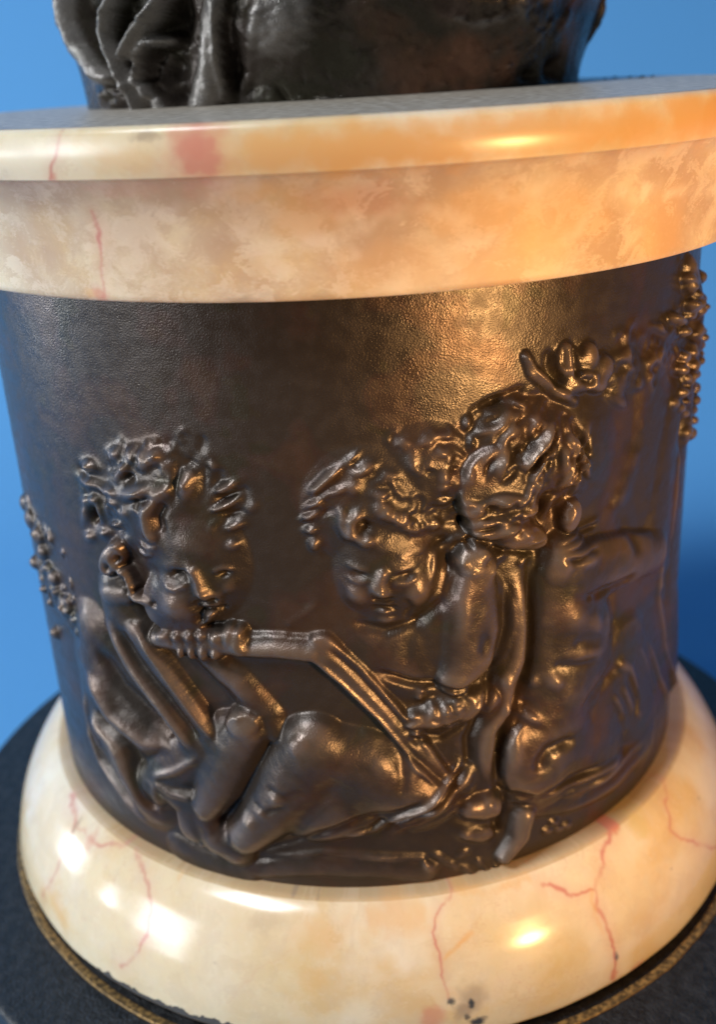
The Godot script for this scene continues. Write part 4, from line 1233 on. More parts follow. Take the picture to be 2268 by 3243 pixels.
	r.line([27.11, 60.21, 27.61, 59.05, 28.34, 57.93, 29, 56.77, 29.87, 55.64], 0.57, 0.31)
	r.line([23.57, 49.97, 22.26, 49.93, 20.96, 49.97, 19.7, 49.93, 18.54, 49.64], 0.58, -0.31)
	r.line([16.93, 50.7, 15.72, 51.25, 14.6, 51.96, 13.42, 52.43, 12.28, 52.97], 0.68, 0.6)
	r.line([20.16, 55.26, 19.5, 55.25, 18.84, 55.24, 18.18, 55.28, 17.52, 55.43], 0.46, -0.51)
	r.line([19.89, 57.44, 18.79, 57.89, 17.7, 58.11, 16.63, 58.17, 15.57, 58.36], 0.52, 0.59)
	r.line([17.23, 51.31, 16.5, 51.51, 15.79, 51.78, 15.1, 52.15, 14.49, 52.65], 0.6, -0.49)
	r.line([19.32, 50.32, 18.52, 49.62, 17.56, 49.15, 16.78, 48.44, 16.24, 47.47], 0.67, 0.59)
	r.line([23.4, 51.97, 22.19, 52.33, 21.03, 52.79, 19.88, 53, 18.74, 53.28], 0.55, -0.36)
	r.line([22.92, 55.27, 22, 55.24, 21.1, 55.17, 20.25, 54.99, 19.37, 54.92], 0.63, 0.56)
	r.line([18.93, 52.08, 18.27, 51.94, 17.56, 51.96, 16.87, 51.97, 16.19, 51.93], 0.75, -0.49)
	r.line([21.85, 52.04, 20.63, 52.12, 19.46, 52.05, 18.37, 51.81, 17.33, 51.44], 0.73, 0.37)
	r.line([18.01, 56.04, 17.21, 55.67, 16.33, 55.49, 15.41, 55.54, 14.51, 55.5], 0.66, -0.47)
	r.line([16.25, 57.91, 15.25, 57.78, 14.25, 57.68, 13.24, 57.82, 12.26, 57.71], 0.4, 0.51)
	r.line([15.27, 52.01, 14.3, 51.88, 13.31, 51.97, 12.36, 51.82, 11.41, 51.7], 0.63, -0.28)
	r.line([15.57, 56.33, 14.54, 56.18, 13.48, 56.27, 12.43, 56.4, 11.41, 56.75], 0.45, 0.42)
	r.line([14.81, 55.3, 13.6, 55.28, 12.43, 55.14, 11.25, 55.11, 10.1, 54.96], 0.53, -0.34)
	r.line([18.35, 57.39, 17.49, 57.58, 16.65, 57.74, 15.82, 57.75, 15, 57.93], 0.54, 0.3)
	r.line([18.36, 51.2, 17.52, 50.67, 16.57, 50.37, 15.76, 49.81, 14.91, 49.31], 0.48, -0.39)
	r.line([22.47, 49.24, 21.95, 48.84, 21.58, 48.28, 21.07, 47.86, 20.71, 47.3], 0.76, 0.44)
	r.line([16.62, 57.82, 15.86, 57.82, 15.12, 57.78, 14.38, 57.77, 13.66, 57.64], 0.71, -0.3)
	r.line([20.84, 55.03, 19.89, 55.22, 18.95, 55.38, 18.03, 55.54, 17.11, 55.67], 0.55, 0.41)
	r.line([18.27, 55.79, 17.34, 55.82, 16.49, 55.62, 15.65, 55.42, 14.79, 55.27], 0.41, -0.27)
	r.line([19.97, 55.98, 19.17, 55.57, 18.35, 55.19, 17.61, 54.71, 16.88, 54.22], 0.57, 0.55)
	r.line([17.14, 56.82, 16.28, 56.75, 15.5, 56.48, 14.68, 56.31, 13.92, 56], 0.47, -0.31)
	r.line([15.79, 50.86, 15.11, 51.18, 14.5, 51.63, 13.84, 51.96, 13.2, 52.32], 0.51, 0.48)
	r.line([22.78, 53.78, 22.06, 54.02, 21.35, 54.23, 20.67, 54.57, 19.99, 54.85], 0.58, -0.3)
	r.line([15.21, 53.69, 14.08, 53.56, 12.99, 53.28, 11.94, 52.95, 11.04, 52.3], 0.59, 0.57)
	r.lump(13.72, 67.64, 1.26, 0.64, 1.36, 1)
	r.lump(14.06, 65.29, 1.11, 0.67, 1.65, 0.7)
	r.lump(13.26, 61.75, 1.69, 0.73, 1.6, 0.8)
	r.lump(17.41, 62.56, 1.7, 1.04, 1.31, 1.3)
	r.lump(15.68, 62.25, 1.8, 0.51, 1.23, -0.8)
	r.lump(19.4, 62.68, 1.9, 0.54, 1.22, -0.7)
	r.lump(20.34, 69.05, 1.32, 0.51, 2.63, 0.8)
	r.lump(22.03, 66.59, 0.97, 0.6, 1.51, 0.8)
	r.lump(19.91, 67.05, 1.32, 0.49, -2.58, -0.6)
	r.lump(17.43, 57.52, 1.55, 1.05, 2.97, 1.1)
	r.lump(14.33, 57.01, 1.03, 0.72, -3.02, 1)
	r.lump(15.68, 56.99, 0.57, 0.44, 2.63, -0.7)
	r.lump(15.56, 55.27, 2.64, 0.73, -3.04, 1.2)
	r.lump(15.02, 54.14, 2.31, 0.36, -3.03, -0.8)
	r.lump(18.23, 53.66, 1.73, 0.75, -3.01, 1.1)
	r.lump(20.55, 52.77, 1.36, 0.8, 2.77, 1)
	r.lump(22.2, 51.22, 2.01, 0.63, 3.13, 0.6)
	r.lump(12.88, 55, 1.29, 0.53, 1.59, -1.4)
	r.lump(13.5, 52.23, 0.73, 0.57, 1.87, -2)
	r.lump(15.56, 52.07, 2.17, 0.42, 3.13, -1)
	r.lump(29.9, 63.51, 1.61, 0.76, 1.18, 0.6)
	r.lump(28.99, 59.12, 1.4, 1.07, 1.11, 0.7)
	r.line([24.6, 66.13, 22.84, 64.25, 21.11, 62.63, 19.7, 61.38], 0.8, 1)
	r.line([25.24, 65.43, 23.45, 63.67, 21.59, 61.9], 0.29, -0.5)
	r.line([24.1, 66.51, 22.24, 64.82, 20.53, 63.31], 0.29, -0.45)
	r.line([23.94, 63.45, 22.42, 61.78, 21.27, 59.73, 22.06, 58.69], 0.47, 0.9)
	r.line([22.86, 63.11, 21.71, 61.88, 20.91, 61.02], 0.46, -1.2)
	r.line([20.93, 59.46, 20.49, 57.87, 19.01, 56.67], 0.47, 1)
	r.line([28.23, 64.42, 27.54, 61.47, 26.07, 58.92, 25.21, 57.66], 0.37, 0.8)
	r.line([28.64, 64.1, 28.02, 61.13, 26.6, 58.43], 0.31, -0.7)
	r.line([29.04, 64.23, 28.56, 61.23, 27.05, 58.67, 26.18, 57.41], 0.38, 0.8)
	r.line([29.46, 63.9, 29.05, 60.87, 27.6, 58.18], 0.32, -0.7)
	r.line([29.87, 64.04, 29.6, 60.97, 28.06, 58.41, 27.17, 57.16], 0.38, 0.8)
	r.line([30.31, 63.7, 30.1, 60.6, 28.63, 57.91], 0.32, -0.7)
	r.blob(27.88, 52.97, 2.3, 1.54, 1.33, 0.59, 1.61, 0.4, 0.9)
	r.line([27.09, 55.81, 27.7, 53.84, 26.68, 52.17], 0.45, 0.5)
	r.lump(23.6, 54.79, 2.25, 0.69, 1.55, -2.6)
	r.lump(25.83, 54.22, 1.12, 0.49, 1.28, -0.8)
	r.line([25.17, 56.9, 24.37, 56.39, 23.61, 57.04], 0.55, -0.9)
	r.line([13.38, 51.84, 17.36, 50.7, 23.53, 48.62], 0.54, -0.8)
	r.line([33.98, 50.44, 29.7, 50.16, 25.49, 49.59], 0.48, 0.5)
	r.line([33.69, 49.77, 29.43, 49.54, 25.5, 49.28], 0.48, -0.5)
	r.line([33.4, 49.09, 29.16, 48.93, 25.51, 48.96], 0.48, 0.5)
	r.line([33.11, 48.42, 28.89, 48.31, 25.52, 48.65], 0.48, -0.5)
	r.line([32.82, 47.74, 28.62, 47.7, 25.53, 48.33], 0.48, 0.5)
	r.line([32.53, 47.06, 28.36, 47.08, 25.53, 48.02], 0.48, -0.5)
	# ribbon and topknot
	r.limb([21.39, 74.69, 0.51, 22.33, 72.65, 0.75, 25.92, 69.54, 0.98, 28.37, 67.94, 0.89], 0.83, 0.3, 0.4, 0.95)
	r.line([21.27, 74.06, 22.81, 71.92, 25.71, 69.19], 0.29, -0.5)
	r.blob(27.77, 72.71, 2.86, 1.79, 1.96, 0.77, 0.59, 0.6, 0.8)
	r.blob(30.81, 72.81, 2.1, 1.65, 1.67, 0.77, 0.59, 0.6, 0.8)
	r.blob(32.87, 70.94, 2.23, 2.09, 0.36, 0.77, 0.59, 0.6, 0.8)
	r.blob(28.76, 70.18, 2.44, 1.45, 2.91, 0.77, 0.59, 0.6, 0.8)
	r.blob(32.1, 69.39, 2.07, 1.23, 2.84, 0.77, 0.59, 0.45, 0.8)
	r.line([24.95, 74.75, 24.75, 72.89, 25.9, 69.94], 0.52, -0.8)
	r.line([28.21, 74.99, 28.23, 72.81, 28.84, 71.03], 0.55, -1.1)
	r.line([26.57, 75.28, 26.51, 73.12, 27.21, 71.57], 0.42, -0.6)
	r.lump(26.98, 72.16, 0.95, 0.63, 2.76, 0.7)
	r.lump(29.24, 70.62, 0.79, 0.43, 2.83, -0.8)
	r.line([28.58, 70.64, 29.52, 71.34, 31.11, 70.69, 31.03, 69.35, 29.75, 69.17], 0.45, 0.7)
	r.lump(26.5, 69.39, 1.92, 0.79, 3.04, 0.4)
	r.lump(36.95, 71.69, 2.09, 1.84, 3.08, 0.6)
	r.own("grape_vine")
	r.limb([54.64, 80.06, 1.98, 62.03, 72.44, 3.24, 60.19, 67.71, 3.06, 57.87, 61.78, 3.24, 57.02, 55.33, 1.98], 1.38, 0.09, 1, 0.95)
	r.blob(55.16, 78.09, 1.52, 0.93, 2.93, 0.85, 0.89, 0.18, 0.65)
	r.blob(67.85, 67.14, 0.81, 0.38, 1.64, 0.88, 1, 0.18, 0.65)
	r.blob(54.72, 77.22, 1.43, 0.98, 2.91, 0.64, 0.86, 0.18, 0.65)
	r.blob(60.47, 68.48, 1.49, 0.98, 2.89, 0.61, 1.07, 0.18, 0.65)
	r.blob(67.29, 68.28, 1.12, 0.24, 1.56, 0.73, 1.04, 0.18, 0.65)
	r.blob(57.42, 67.73, 1.44, 0.74, 2.88, 0.77, 1.16, 0.18, 0.65)
	r.blob(68.29, 71.42, 1.33, 0.99, 2.92, 0.62, 0.81, 0.18, 0.65)
	r.blob(65.61, 72.43, 1.03, 0.72, 2.92, 0.94, 1.08, 0.18, 0.65)
	r.blob(59.2, 73.24, 1.32, 0.92, 2.9, 0.89, 1.16, 0.18, 0.65)
	r.blob(56.6, 74.43, 1.37, 0.94, 2.88, 0.68, 1.03, 0.18, 0.65)
	r.blob(51.09, 73.64, 1.38, 0.75, 2.9, 0.92, 0.87, 0.18, 0.65)
	r.blob(60, 69.4, 1.31, 0.74, 2.89, 0.73, 0.92, 0.18, 0.65)
	r.blob(59.77, 69.88, 1.4, 0.72, 2.9, 0.99, 0.8, 0.18, 0.65)
	r.blob(54.14, 77.66, 1.36, 0.74, 2.93, 1.12, 0.97, 0.18, 0.65)
	r.blob(53.55, 78.79, 1.44, 0.66, 2.94, 0.68, 1.17, 0.18, 0.65)
	r.blob(67.94, 68.31, 0.79, 0.27, 1.58, 1.17, 1.05, 0.18, 0.65)
	r.blob(60.44, 70.75, 1.21, 0.78, 2.9, 0.79, 1.03, 0.18, 0.65)
	r.blob(55.02, 75.06, 1.23, 0.71, 2.91, 1.09, 1.04, 0.18, 0.65)
	r.blob(61.65, 67.83, 1.31, 0.95, 2.88, 0.94, 1.08, 0.18, 0.65)
	r.blob(55.15, 74.49, 1.04, 0.67, 2.9, 0.72, 0.78, 0.18, 0.65)
	r.blob(66.47, 67.7, 1.24, 0.89, 2.87, 1.12, 1.03, 0.18, 0.65)
	r.blob(56.15, 73.91, 1.28, 0.7, 2.91, 0.69, 0.83, 0.18, 0.65)
	r.blob(57.69, 68.46, 1.12, 0.78, 2.87, 0.76, 0.83, 0.18, 0.65)
	r.blob(61.53, 74.37, 1.25, 0.88, 2.92, 0.61, 1.16, 0.18, 0.65)
	r.blob(52.86, 71.8, 1.41, 0.85, 2.88, 1.16, 0.82, 0.18, 0.65)
	r.blob(67.9, 68.47, 1.05, 0.28, 1.57, 1.03, 0.83, 0.18, 0.65)
	r.blob(57.18, 75.91, 1.2, 0.82, 2.9, 1.17, 0.92, 0.18, 0.65)
	r.blob(57.84, 74.87, 1.28, 0.78, 2.92, 1.03, 1.07, 0.18, 0.65)
	r.blob(60.41, 70.22, 1.58, 0.96, 2.9, 0.85, 1.18, 0.18, 0.65)
	r.blob(61.15, 77.59, 1.42, 0.99, 2.93, 0.84, 0.78, 0.18, 0.65)
	r.blob(48.98, 74.48, 1.2, 0.67, 2.89, 0.64, 1.15, 0.18, 0.65)
	r.blob(55.73, 73.31, 1.58, 0.68, 2.91, 0.74, 0.79, 0.18, 0.65)
	r.blob(57.91, 75.46, 1.24, 0.79, 2.92, 0.63, 0.78, 0.18, 0.65)
	r.blob(62.55, 66.17, 1.26, 0.92, 2.87, 0.83, 0.99, 0.18, 0.65)
	r.blob(58.26, 65.75, 1.5, 1.08, 2.85, 0.95, 1.13, 0.18, 0.65)
	r.blob(58.15, 64.55, 1.28, 0.92, 2.83, 0.88, 1.01, 0.18, 0.65)
	r.blob(54.2, 59.85, 1.56, 0.82, 2.83, 0.86, 1.12, 0.18, 0.65)
	r.blob(61.41, 63.54, 1.15, 0.84, 2.85, 0.65, 1.09, 0.18, 0.65)
	r.blob(58.54, 65.39, 1.12, 0.79, 2.85, 0.65, 0.95, 0.18, 0.65)
	r.blob(55.37, 61.18, 1.14, 0.71, 2.83, 1.01, 0.79, 0.18, 0.65)
	r.blob(57.91, 62.79, 1.22, 0.87, 2.83, 0.78, 1.08, 0.18, 0.65)
	r.blob(60.97, 59.78, 1.55, 1, 2.84, 1.05, 1.01, 0.18, 0.65)
	r.blob(52.43, 61.15, 1.59, 0.99, 2.82, 1.01, 0.88, 0.18, 0.65)
	r.blob(68.31, 54.3, 1.22, 0.81, 2.83, 0.63, 0.84, 0.18, 0.65)
	r.blob(57.1, 64.01, 1.41, 1.01, 2.81, 0.93, 0.78, 0.18, 0.65)
	r.blob(61.08, 65.66, 1.18, 0.85, 2.86, 1.11, 1.17, 0.18, 0.65)
	r.blob(55.79, 62.75, 1.21, 0.83, 2.83, 0.6, 1.01, 0.18, 0.65)
	r.blob(57.42, 57.65, 1.45, 0.75, 2.82, 0.91, 0.84, 0.18, 0.65)
	r.blob(57.51, 56.33, 1.49, 0.76, 2.81, 0.78, 1.15, 0.18, 0.65)
	r.blob(52.83, 63.27, 1.26, 0.86, 2.82, 1.05, 1.16, 0.18, 0.65)
	r.blob(50.65, 62.31, 1.44, 0.99, 2.73, 0.84, 0.79, 0.18, 0.65)
	r.blob(56.41, 56.22, 1.3, 0.95, 2.77, 0.88, 1.14, 0.18, 0.65)
	r.blob(54.62, 64.81, 1.29, 0.91, 2.82, 0.81, 1.08, 0.18, 0.65)
	r.blob(56.85, 64.62, 1.21, 0.79, 2.85, 1.18, 1.12, 0.18, 0.65)
	r.blob(62.84, 61.04, 1.45, 1.09, 2.84, 0.89, 0.78, 0.18, 0.65)
	r.blob(52.78, 66.49, 1.38, 0.95, 2.79, 1.13, 0.85, 0.18, 0.65)
	r.blob(59.16, 58.82, 1.53, 0.98, 2.83, 1.07, 0.92, 0.18, 0.65)
	r.blob(53.75, 67.98, 1.31, 0.91, 2.85, 0.7, 0.93, 0.18, 0.65)
	r.blob(56.35, 63.94, 1.25, 0.89, 2.84, 1.01, 0.93, 0.18, 0.65)
	r.blob(59.86, 55.04, 1.5, 1.13, 2.8, 1.01, 1.05, 0.18, 0.65)
	r.blob(44.75, 69.32, 2.41, 1.88, 2.38, 0.42, 0.04, 0.6, 1)
	r.blob(40.04, 70.92, 2.13, 0.89, 2.39, 0.42, 0.04, 0.45, 1)
	r.blob(45.57, 69.84, 2.46, 1.25, 2.66, 0.42, 0.04, 0.45, 1)
	r.blob(48.01, 73.72, 2.12, 1.36, 3.01, 0.42, 0.04, 0.45, 1)
	r.blob(56.14, 67.84, 3.23, 2.18, 3.06, 0.42, 0.04, 0.6, 1)
	r.blob(38.85, 70.65, 2.76, 1.14, 2.58, 0.42, 0.04, 0.6, 1)
	r.blob(55.57, 72.77, 2.02, 0.96, 2.83, 0.42, 0.04, 0.45, 1)
	r.blob(47, 70.81, 3.03, 2.12, -3.01, 0.42, 0.04, 0.6, 1)
	r.blob(42.16, 66.97, 2.82, 1.32, 2.4, 0.42, 0.04, 0.6, 1)
	r.blob(53.51, 68.48, 2.33, 1.03, 2.71, 0.42, 0.04, 0.45, 1)
	r.blob(46.54, 69.13, 2.93, 1.15, 2.66, 0.42, 0.04, 0.6, 1)
	r.blob(36.75, 68.96, 2.83, 1.16, 3.08, 0.42, 0.04, 0.6, 1)
	r.blob(48.49, 72.35, 2.78, 1.34, 2.66, 0.42, 0.04, 0.6, 1)
	r.blob(40.24, 67.98, 2.89, 1.16, 2.65, 0.42, 0.04, 0.6, 1)
	r.blob(36.46, 66.13, 2.89, 0.78, 2.58, 0.42, 0.04, 0.6, 1)
	r.blob(46.06, 68.27, 2.95, 1.46, -3.08, 0.42, 0.04, 0.6, 1)
	r.blob(36.52, 71.99, 3.28, 0.94, -3.06, 0.42, 0.04, 0.6, 1)
	r.blob(46.95, 69.83, 3.35, 1.35, -2.89, 0.42, 0.04, 0.6, 1)
	r.blob(51.52, 71.58, 2.3, 0.79, 2.84, 0.42, 0.04, 0.45, 1)
	r.blob(38.13, 68.44, 2.56, 0.99, -2.87, 0.42, 0.04, 0.6, 1)
	r.blob(49.22, 68.85, 3.05, 1.18, 2.93, 0.42, 0.04, 0.6, 1)
	r.blob(46.03, 73.61, 3.41, 0.74, 2.8, 0.42, 0.04, 0.6, 1)
	r.blob(36.86, 67.7, 2.31, 1.31, -2.96, 0.42, 0.04, 0.6, 1)
	r.blob(37.24, 66.4, 2.48, 1.14, 2.3, 0.42, 0.04, 0.6, 1)
	r.blob(37.49, 70.04, 3, 0.93, 2.97, 0.42, 0.04, 0.6, 1)
	r.blob(54.72, 71.87, 2.12, 1.34, 2.98, 0.42, 0.04, 0.45, 1)
	r.blob(40.54, 67.37, 2.53, 1.09, 2.97, 0.42, 0.04, 0.6, 1)
	r.blob(41.99, 67.83, 2.3, 1.35, -3.02, 0.42, 0.04, 0.45, 1)
	r.blob(50.04, 72.12, 2.51, 1.74, -0.35, 0.42, 0.04, 0.6, 1)
	r.blob(36.57, 68.94, 1.91, 1.21, -2.55, 0.42, 0.04, 0.6, 1)
	r.blob(36.94, 68.38, 2.02, 1.72, 2.21, 0.42, 0.04, 0.6, 1)
	r.blob(42, 68.51, 3.36, 0.96, 2.31, 0.42, 0.04, 0.6, 1)
	r.blob(51.54, 66.8, 2.54, 0.85, 2.66, 0.42, 0.04, 0.6, 1)
	r.blob(43.21, 69.56, 2.57, 0.92, 2.83, 0.42, 0.04, 0.6, 1)
	r.curls(41.29, 70.99, 7.3, 3.94, 3.06, 18, 2.36, 0.24, 51)
	r.curls(51.42, 73.56, 9, 6.66, 2.67, 14, 2.16, 0.32, 52)
	r.limb([58.09, 54.94, 2.7, 57.3, 46.83, 3.06, 57.03, 37.48, 3.24, 58.65, 29.14, 3.6, 63.07, 19.67, 4.14, 68.51, 9.78, 4.5], 0.83, 0, 1.4, 1.2)
	r.line([53.81, 55.04, 52.8, 47.18, 52.91, 39.33], 0.81, 0.6)
	r.line([48.57, 39.69, 51.5, 31.11, 56.72, 20.75], 0.81, 0.6)
	r.line([55.13, 22.39, 62.19, 13.57, 68.08, 6.69], 0.81, 0.6)
	r.line([47.2, 27.13, 54.01, 16.58, 62.28, 7.53], 0.81, 0.6)
	r.own("rocky_ground")
	r.limb([-18.45, 1.86, 1.51, -9.07, 3.9, 1.85, 0.29, 3.65, 1.96, 6.83, 2.02, 1.85], 0.64, 0, 0.4, 0.4)
	r.line([-15.28, 4.61, -7.55, 6.4, -0.86, 5.75, 6.46, 4.58, 7.77, 1.82], 0.48, 0.6)
	r.blob(8.65, 4.36, 1.18, 0.67, 2.69, 0.3, 0.09, 0.45, 1)
	r.blob(9.64, 3.29, 1.77, 0.61, 2.37, 0.3, 0.09, 0.45, 1)
	r.blob(11.06, 2, 1.34, 0.59, 2.21, 0.3, 0.09, 0.45, 1)
	r.blob(13.12, 0.74, 1.8, 0.61, 2.41, 0.3, 0.09, 0.45, 1)
	r.blob(14.83, 1.63, 1.04, 0.58, 2.18, 0.3, 0.09, 0.45, 1)
	r.blob(16.04, -0.27, 1.85, 0.57, 2.07, 0.3, 0.09, 0.45, 1)
	r.blob(17.77, -0.57, 1.79, 0.57, 2.11, 0.3, 0.09, 0.45, 1)
	r.blob(19.4, -0.52, 1.47, 0.58, 2.03, 0.3, 0.09, 0.45, 1)
	r.blob(8.01, 2.5, 1.08, 0.72, -3.11, 0.3, 0.09, 0.45, 1)
	r.blob(12.39, 3.8, 1.25, 0.75, -2.8, 0.3, 0.09, 0.45, 1)
	# drapery falling from the knee
	r.blob(9.26, 14.09, 6.78, 3.6, -2.47, 0.94, 0.09, 0.8, 0.8)
	r.line([12.57, 19.86, 6.65, 15.22, -0.07, 10.26, -3.66, 9.81], 0.54, 0.9)
	r.line([14.04, 17.68, 8.42, 13.79, 2.92, 10.74], 0.6, 0.6)
	r.line([11.49, 13.87, 7.14, 11.02, 2.28, 9.45], 0.61, 0.5)
	r.line([13.42, 18.93, 7.53, 14.47, 1.72, 10.41], 0.47, -0.7)
	r.line([12.75, 14.31, 8.37, 11.55, 3.47, 9.31], 0.47, -0.5)
	r.lump(12.86, 8.61, 3.22, 2, 2.97, 0.6)
	r.blob(14.64, 6.86, 2.83, 1.61, 2.72, 0.68, 0.17, 0.8, 0.8)
	r.lump(12.52, 7.16, 1.54, 1.14, 2.52, 0.5)
	r.blob(26.04, 3.09, 1.15, 0.72, 2.73, 0.42, 0.09, 0.38, 0.8)
	r.blob(28.11, 2.56, 1.21, 0.72, 2.71, 0.42, 0.09, 0.38, 0.8)
	r.blob(29.82, 2.4, 1.22, 0.71, 2.69, 0.42, 0.09, 0.38, 0.8)
	r.blob(27.24, 4.17, 1.18, 0.71, 2.73, 0.42, 0.09, 0.38, 0.8)
	r.finish(0.06, 77, 3)
	var lo := DR
	var at := func(u: float, v: float, h: float) -> Vector3:
		var th := u / lo
		return Vector3(sin(th) * (lo + h), v, cos(th) * (lo + h)) * MM
	var patina := FastNoiseLite.new()
	patina.seed = 3
	patina.frequency = 0.07
	patina.fractal_octaves = 4
	var worn := r.proud(9)  # drives both rubbed wear and painted highlights on raised forms
	var tint := func(u: float, v: float, _h: float, _id: int, k: int) -> Color:
		var c := Color(0.050, 0.037, 0.031)
		var a := patina.get_noise_2d(u, v)
		c = c.lerp(Color(0.045, 0.036, 0.024), clampf(a * 1.6, 0.0, 0.7))
		c = c.lerp(Color(0.074, 0.042, 0.031), clampf((patina.get_noise_2d(u + 300.0, v) - 0.05) * 2.0, 0.0, 0.7))
		c = c.lerp(Color(0.24, 0.175, 0.14), clampf(worn[k] * 1.3 - 0.12, 0.0, 0.5))  # raised forms lightened: rubbed wear plus highlights painted into the colour
		return c
	var meshes := relief_meshes(r, at, tint)
	var bronze := bronze_mat(0.41, 0.0036)
	var drum := obj("bronze_drum", drum_back(), bronze, ped, "dark bronze drum with children, bow and vine in relief")
	var told := {"seated_child": "curly child seated at the left with chin on both hands", "crouching_child": "child bending low with its cheek on its arm, bow below", "standing_child": "child seen from behind with hair bound in a topknot", "child_behind": "child's face in low relief between the two larger heads", "archer_bow": "bent bow reaching down from the seated child's hands", "grape_vine": "vine with bunches of grapes along the right edge", "leaf_spray": "spray of leaves along the left edge", "rocky_ground": "low rocky ledge at the foot of the relief"}
	for n in meshes:
		var called: String = r.names[n]
		if n == 0:
			obj("smooth_ground", meshes[n], bronze, drum)
		else:
			obj(called, meshes[n], bronze, drum, told[called])
	# flecks of debris lying on the cap
	var rg := RandomNumberGenerator.new()
	rg.seed = 9
	for k in 7:
		var s := SurfaceTool.new()
		s.begin(Mesh.PRIMITIVE_TRIANGLES)
		var bit := BoxMesh.new()
		bit.size = Vector3(rg.randf_range(0.5, 1.6), 0.14, 0.16) * MM
		s.append_from(bit, 0, Transform3D(Basis.IDENTITY, Vector3.ZERO))
		bit.size = Vector3(0.4, 0.12, rg.randf_range(0.2, 0.4)) * MM
		s.append_from(bit, 0, Transform3D(Basis(Vector3.UP, 0.7) * Basis(Vector3.BACK, 0.5), Vector3(0.2, 0.12, 0.05) * MM))
		var o := obj("debris_fleck", s.commit(), mat(Color(0.06, 0.05, 0.04), 0.9), self, "dark fleck of debris on the marble cap right of the bust")
		o.set_meta("category", "debris")
		o.set_meta("group", "dark flecks on the marble cap")
		o.position = Vector3(46.0 + rg.randf_range(-3.0, 8.0), 102.9716 + UP + 0.08, -22.0 + rg.randf_range(-9.0, 6.0)) * MM
		o.rotation.y = rg.randf() * TAU


# The plain back half of the drum, out of the relief's reach.
func drum_back() -> ArrayMesh:
	var pos := PackedVector3Array()
	var nor := PackedVector3Array()
	var idx := PackedInt32Array()
	var col := PackedColorArray()
	var a0 := 88.0 / DR
	var n := 96
	for j in 2:
		for i in n + 1:
			var th := a0 + (TAU - 2.0 * a0) * i / n
			pos.append(Vector3(sin(th) * DR, 84.4170 * j, cos(th) * DR) * MM)
			nor.append(Vector3(sin(th), 0.0, cos(th)))
			col.append(Color(0.125, 0.08, 0.062))
	for i in n:
		idx.append_array(PackedInt32Array([i, i + n + 1, i + 1, i + 1, i + n + 1, i + n + 2]))
	return arrays(pos, nor, PackedVector2Array(), idx, col)


# Black cement crept in a ragged edge over the lower left rim of the foot.
func ragged_edge() -> void:
	var m: PackedFloat32Array = masks.foot[5]
	var H: int = mth.foot
	var nz := FastNoiseLite.new()
	nz.frequency = 0.035
	nz.fractal_octaves = 4
	var sy: float = H / (mtop.foot - mlow.foot)
	for x in range(TW):
		var ang := 360.0 * x / TW - 180.0
		var reach := smoothstep(-46.0, -36.0, ang) * (1.0 - smoothstep(-20.0, -12.0, ang))
		if reach <= 0.0:
			continue
		var edge := -17.1417 + 0.1 + reach * (0.6 + 1.1 * maxf(0.0, nz.get_noise_1d(x * 2.2) + 0.12))
		for y in H:
			var v: float = mtop.foot - y / sy
			if v < edge:
				m[y * TW + x] = 0.96
	masks.foot[5] = m


func noise_ramp(freq: float, sd: int, a: Color, b: Color) -> NoiseTexture2D:
	var t := noise_tex(freq, sd, 5)
	var g := Gradient.new()
	g.set_color(0, a.linear_to_srgb())
	g.set_color(1, b.linear_to_srgb())
	g.set_offset(0, 0.25)
	g.set_offset(1, 0.75)
	t.color_ramp = g
	return t


func rough_tex() -> NoiseTexture2D:
	var t := noise_tex(0.006, 61, 6, 1024)
	var g := Gradient.new()
	g.set_color(0, Color(0.68, 0.68, 0.68))
	g.set_color(1, Color(1, 1, 1))
	g.set_offset(0, 0.3)
	g.set_offset(1, 0.7)
	t.color_ramp = g
	return t


func dusty(m: StandardMaterial3D, count: int, sd: int, bright: float) -> void:
	m.detail_enabled = true
	m.detail_albedo = dust_tex(count, sd, bright)
	m.detail_blend_mode = BaseMaterial3D.BLEND_MODE_MIX


# The slab is polished, the moulding under it is dull.
func rough_ring() -> ImageTexture:
	var im := Image.create_empty(4, 128, false, Image.FORMAT_RGB8)
	for y in 128:
		var v := 0.28 if y / 128.0 < (102.9716 - 97.8481) / (102.9716 - 84.4170) else 0.5
		for x in 4:
			im.set_pixel(x, y, Color(v, v, v))
	return ImageTexture.create_from_image(im)


func marble(tex: Texture2D, rough: float, map: Texture2D = null) -> StandardMaterial3D:
	var m := mat(Color(1, 1, 1), rough)
	m.albedo_color = Color(1, 1, 1)
	m.albedo_texture = tex
	if map:
		m.roughness_texture = map
		m.roughness_texture_channel = BaseMaterial3D.TEXTURE_CHANNEL_RED
	m.subsurf_scatter_enabled = true
	m.subsurf_scatter_strength = 0.12
	return m


func bronze_mat(rough: float, bumps: float) -> StandardMaterial3D:
	var m := mat(Color(1, 1, 1), rough, 0.45)
	m.albedo_color = Color(1, 1, 1)
	m.vertex_color_use_as_albedo = true
	m.heightmap_enabled = true
	m.heightmap_texture = noise_tex(0.058, 21, 5, 1024)
	m.heightmap_scale = bumps
	m.roughness_texture = rough_tex()
	m.roughness_texture_channel = BaseMaterial3D.TEXTURE_CHANNEL_RED
	m.uv1_triplanar = true
	m.uv1_scale = Vector3.ONE * 52.0
	dusty(m, 420, 12, 0.75)
	return m


